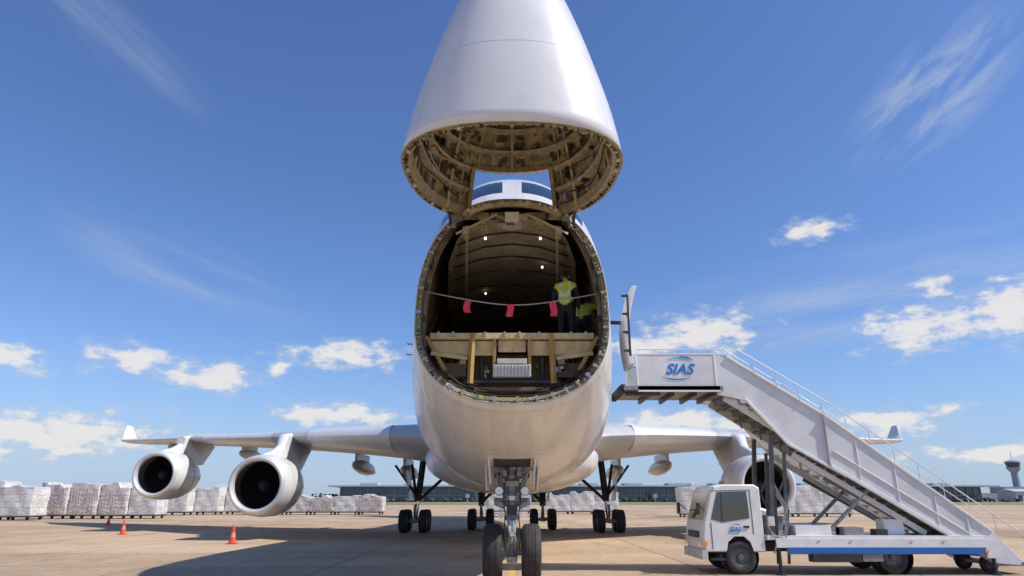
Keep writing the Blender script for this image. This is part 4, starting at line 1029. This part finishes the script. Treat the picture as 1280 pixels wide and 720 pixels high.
for (a, e_, hw, hh) in CL:
    s = N('ShaderNodeVectorMath'); s.operation = 'MULTIPLY_ADD'; Lk(cv.outputs[0], s.inputs[0]); s.inputs[1].default_value = (1 / hw, 1 / hh, 0); s.inputs[2].default_value = (-a / hw, -e_ / hh, 0)
    l = N('ShaderNodeVectorMath'); l.operation = 'LENGTH'; Lk(s.outputs[0], l.inputs[0])
    mn = l.outputs['Value'] if mn is None else mth('MINIMUM', mn, l.outputs['Value'])
q = mth('MAXIMUM', mth('SUBTRACT', 1.0, mn), -1.0)
q = mth('ADD', q, mth('MULTIPLY', mth('SUBTRACT', nz.outputs['Fac'], .5), 2.4))
mr = N('ShaderNodeMapRange'); mr.interpolation_type = 'SMOOTHSTEP'; Lk(q, mr.inputs[0]); mr.inputs[1].default_value = -.02; mr.inputs[2].default_value = .85
cum = mth('MULTIPLY', mr.outputs[0], .92)
def streak(rot, sc, scale, lo, hi, a, e_, hw, hh, amt):
    mp = N('ShaderNodeMapping'); mp.inputs['Rotation'].default_value = (0, 0, R(rot)); Lk(cv.outputs[0], mp.inputs[0])
    mp2 = N('ShaderNodeMapping'); mp2.inputs['Scale'].default_value = (*sc, 1); Lk(mp.outputs[0], mp2.inputs[0])
    n = N('ShaderNodeTexNoise'); n.inputs['Scale'].default_value = scale; n.inputs['Detail'].default_value = 6; n.inputs['Roughness'].default_value = .62; n.inputs['Distortion'].default_value = .5; Lk(mp2.outputs[0], n.inputs['Vector'])
    r = N('ShaderNodeMapRange'); r.interpolation_type = 'SMOOTHSTEP'; Lk(n.outputs['Fac'], r.inputs[0]); r.inputs[1].default_value = lo; r.inputs[2].default_value = hi
    # elliptical region aligned with the streak direction
    v = Vector((a, e_, 0)); v.rotate(Matrix.Rotation(R(rot), 3, 'Z'))
    s = N('ShaderNodeVectorMath'); s.operation = 'MULTIPLY_ADD'; Lk(mp.outputs[0], s.inputs[0]); s.inputs[1].default_value = (1 / hw, 1 / hh, 0); s.inputs[2].default_value = (-v.x / hw, -v.y / hh, 0)
    l = N('ShaderNodeVectorMath'); l.operation = 'LENGTH'; Lk(s.outputs[0], l.inputs[0])
    k = N('ShaderNodeMapRange'); k.interpolation_type = 'SMOOTHSTEP'; Lk(l.outputs['Value'], k.inputs[0]); k.inputs[1].default_value = 1; k.inputs[2].default_value = .2
    return mth('MULTIPLY', mth('MULTIPLY', r.outputs[0], k.outputs[0]), amt)
ci = streak(-30, (.22, 1), .6, .36, .70, 36, 28.5, 9, 4.2, .62)
ci = mth('MAXIMUM', ci, streak(-6, (.10, 1), .35, .32, .75, 26, 14.5, 24, 5, .60))
ci = mth('MAXIMUM', ci, streak(14, (.12, 1), .4, .34, .8, -27, 17, 13, 3.4, .42))
ci = mth('MAXIMUM', ci, streak(24, (.12, 1), .4, .36, .8, -36, 33, 12, 3.0, .34))
dens = mth('MAXIMUM', cum, ci, clamp=True)
hz = N('ShaderNodeMapRange'); hz.interpolation_type = 'SMOOTHSTEP'; Lk(eld, hz.inputs[0]); hz.inputs[1].default_value = 14; hz.inputs[2].default_value = -3; hz.inputs[3].default_value = 0; hz.inputs[4].default_value = .70
cc = N('ShaderNodeValToRGB'); cc.color_ramp.elements[0].position = .35; cc.color_ramp.elements[0].color = (.58, .66, .78, 1); cc.color_ramp.elements[1].position = .85; cc.color_ramp.elements[1].color = (.93, .90, .88, 1)
Lk(mr.outputs[0], cc.inputs[0])
bgh = N('ShaderNodeBackground'); bgh.inputs[0].default_value = (.40, .54, .78, 1); bgh.inputs[1].default_value = .95
bgc = N('ShaderNodeBackground'); Lk(cc.outputs[0], bgc.inputs[0]); bgc.inputs[1].default_value = .90
m1 = N('ShaderNodeMixShader'); Lk(hz.outputs[0], m1.inputs[0]); Lk(bg.outputs[0], m1.inputs[1]); Lk(bgh.outputs[0], m1.inputs[2])
m2 = N('ShaderNodeMixShader'); Lk(dens, m2.inputs[0]); Lk(m1.outputs[0], m2.inputs[1]); Lk(bgc.outputs[0], m2.inputs[2])
out = N('ShaderNodeOutputWorld'); Lk(m2.outputs[0], out.inputs[0])

# ------------------------------------------------------------------ camera
cam = bpy.data.cameras.new('camera'); cam.sensor_width = 36; cam.lens = 840 / 1280 * 36; cam.clip_end = 20000; cam.clip_start = .1
co = bpy.data.objects.new('camera', cam); co.location = (0, 0, 1.76); co.rotation_euler = (R(90 + 17.5), 0, 0); scene.collection.objects.link(co); scene.camera = co
scene.view_settings.view_transform = 'Standard'; scene.view_settings.look = 'None'; scene.view_settings.exposure = 0
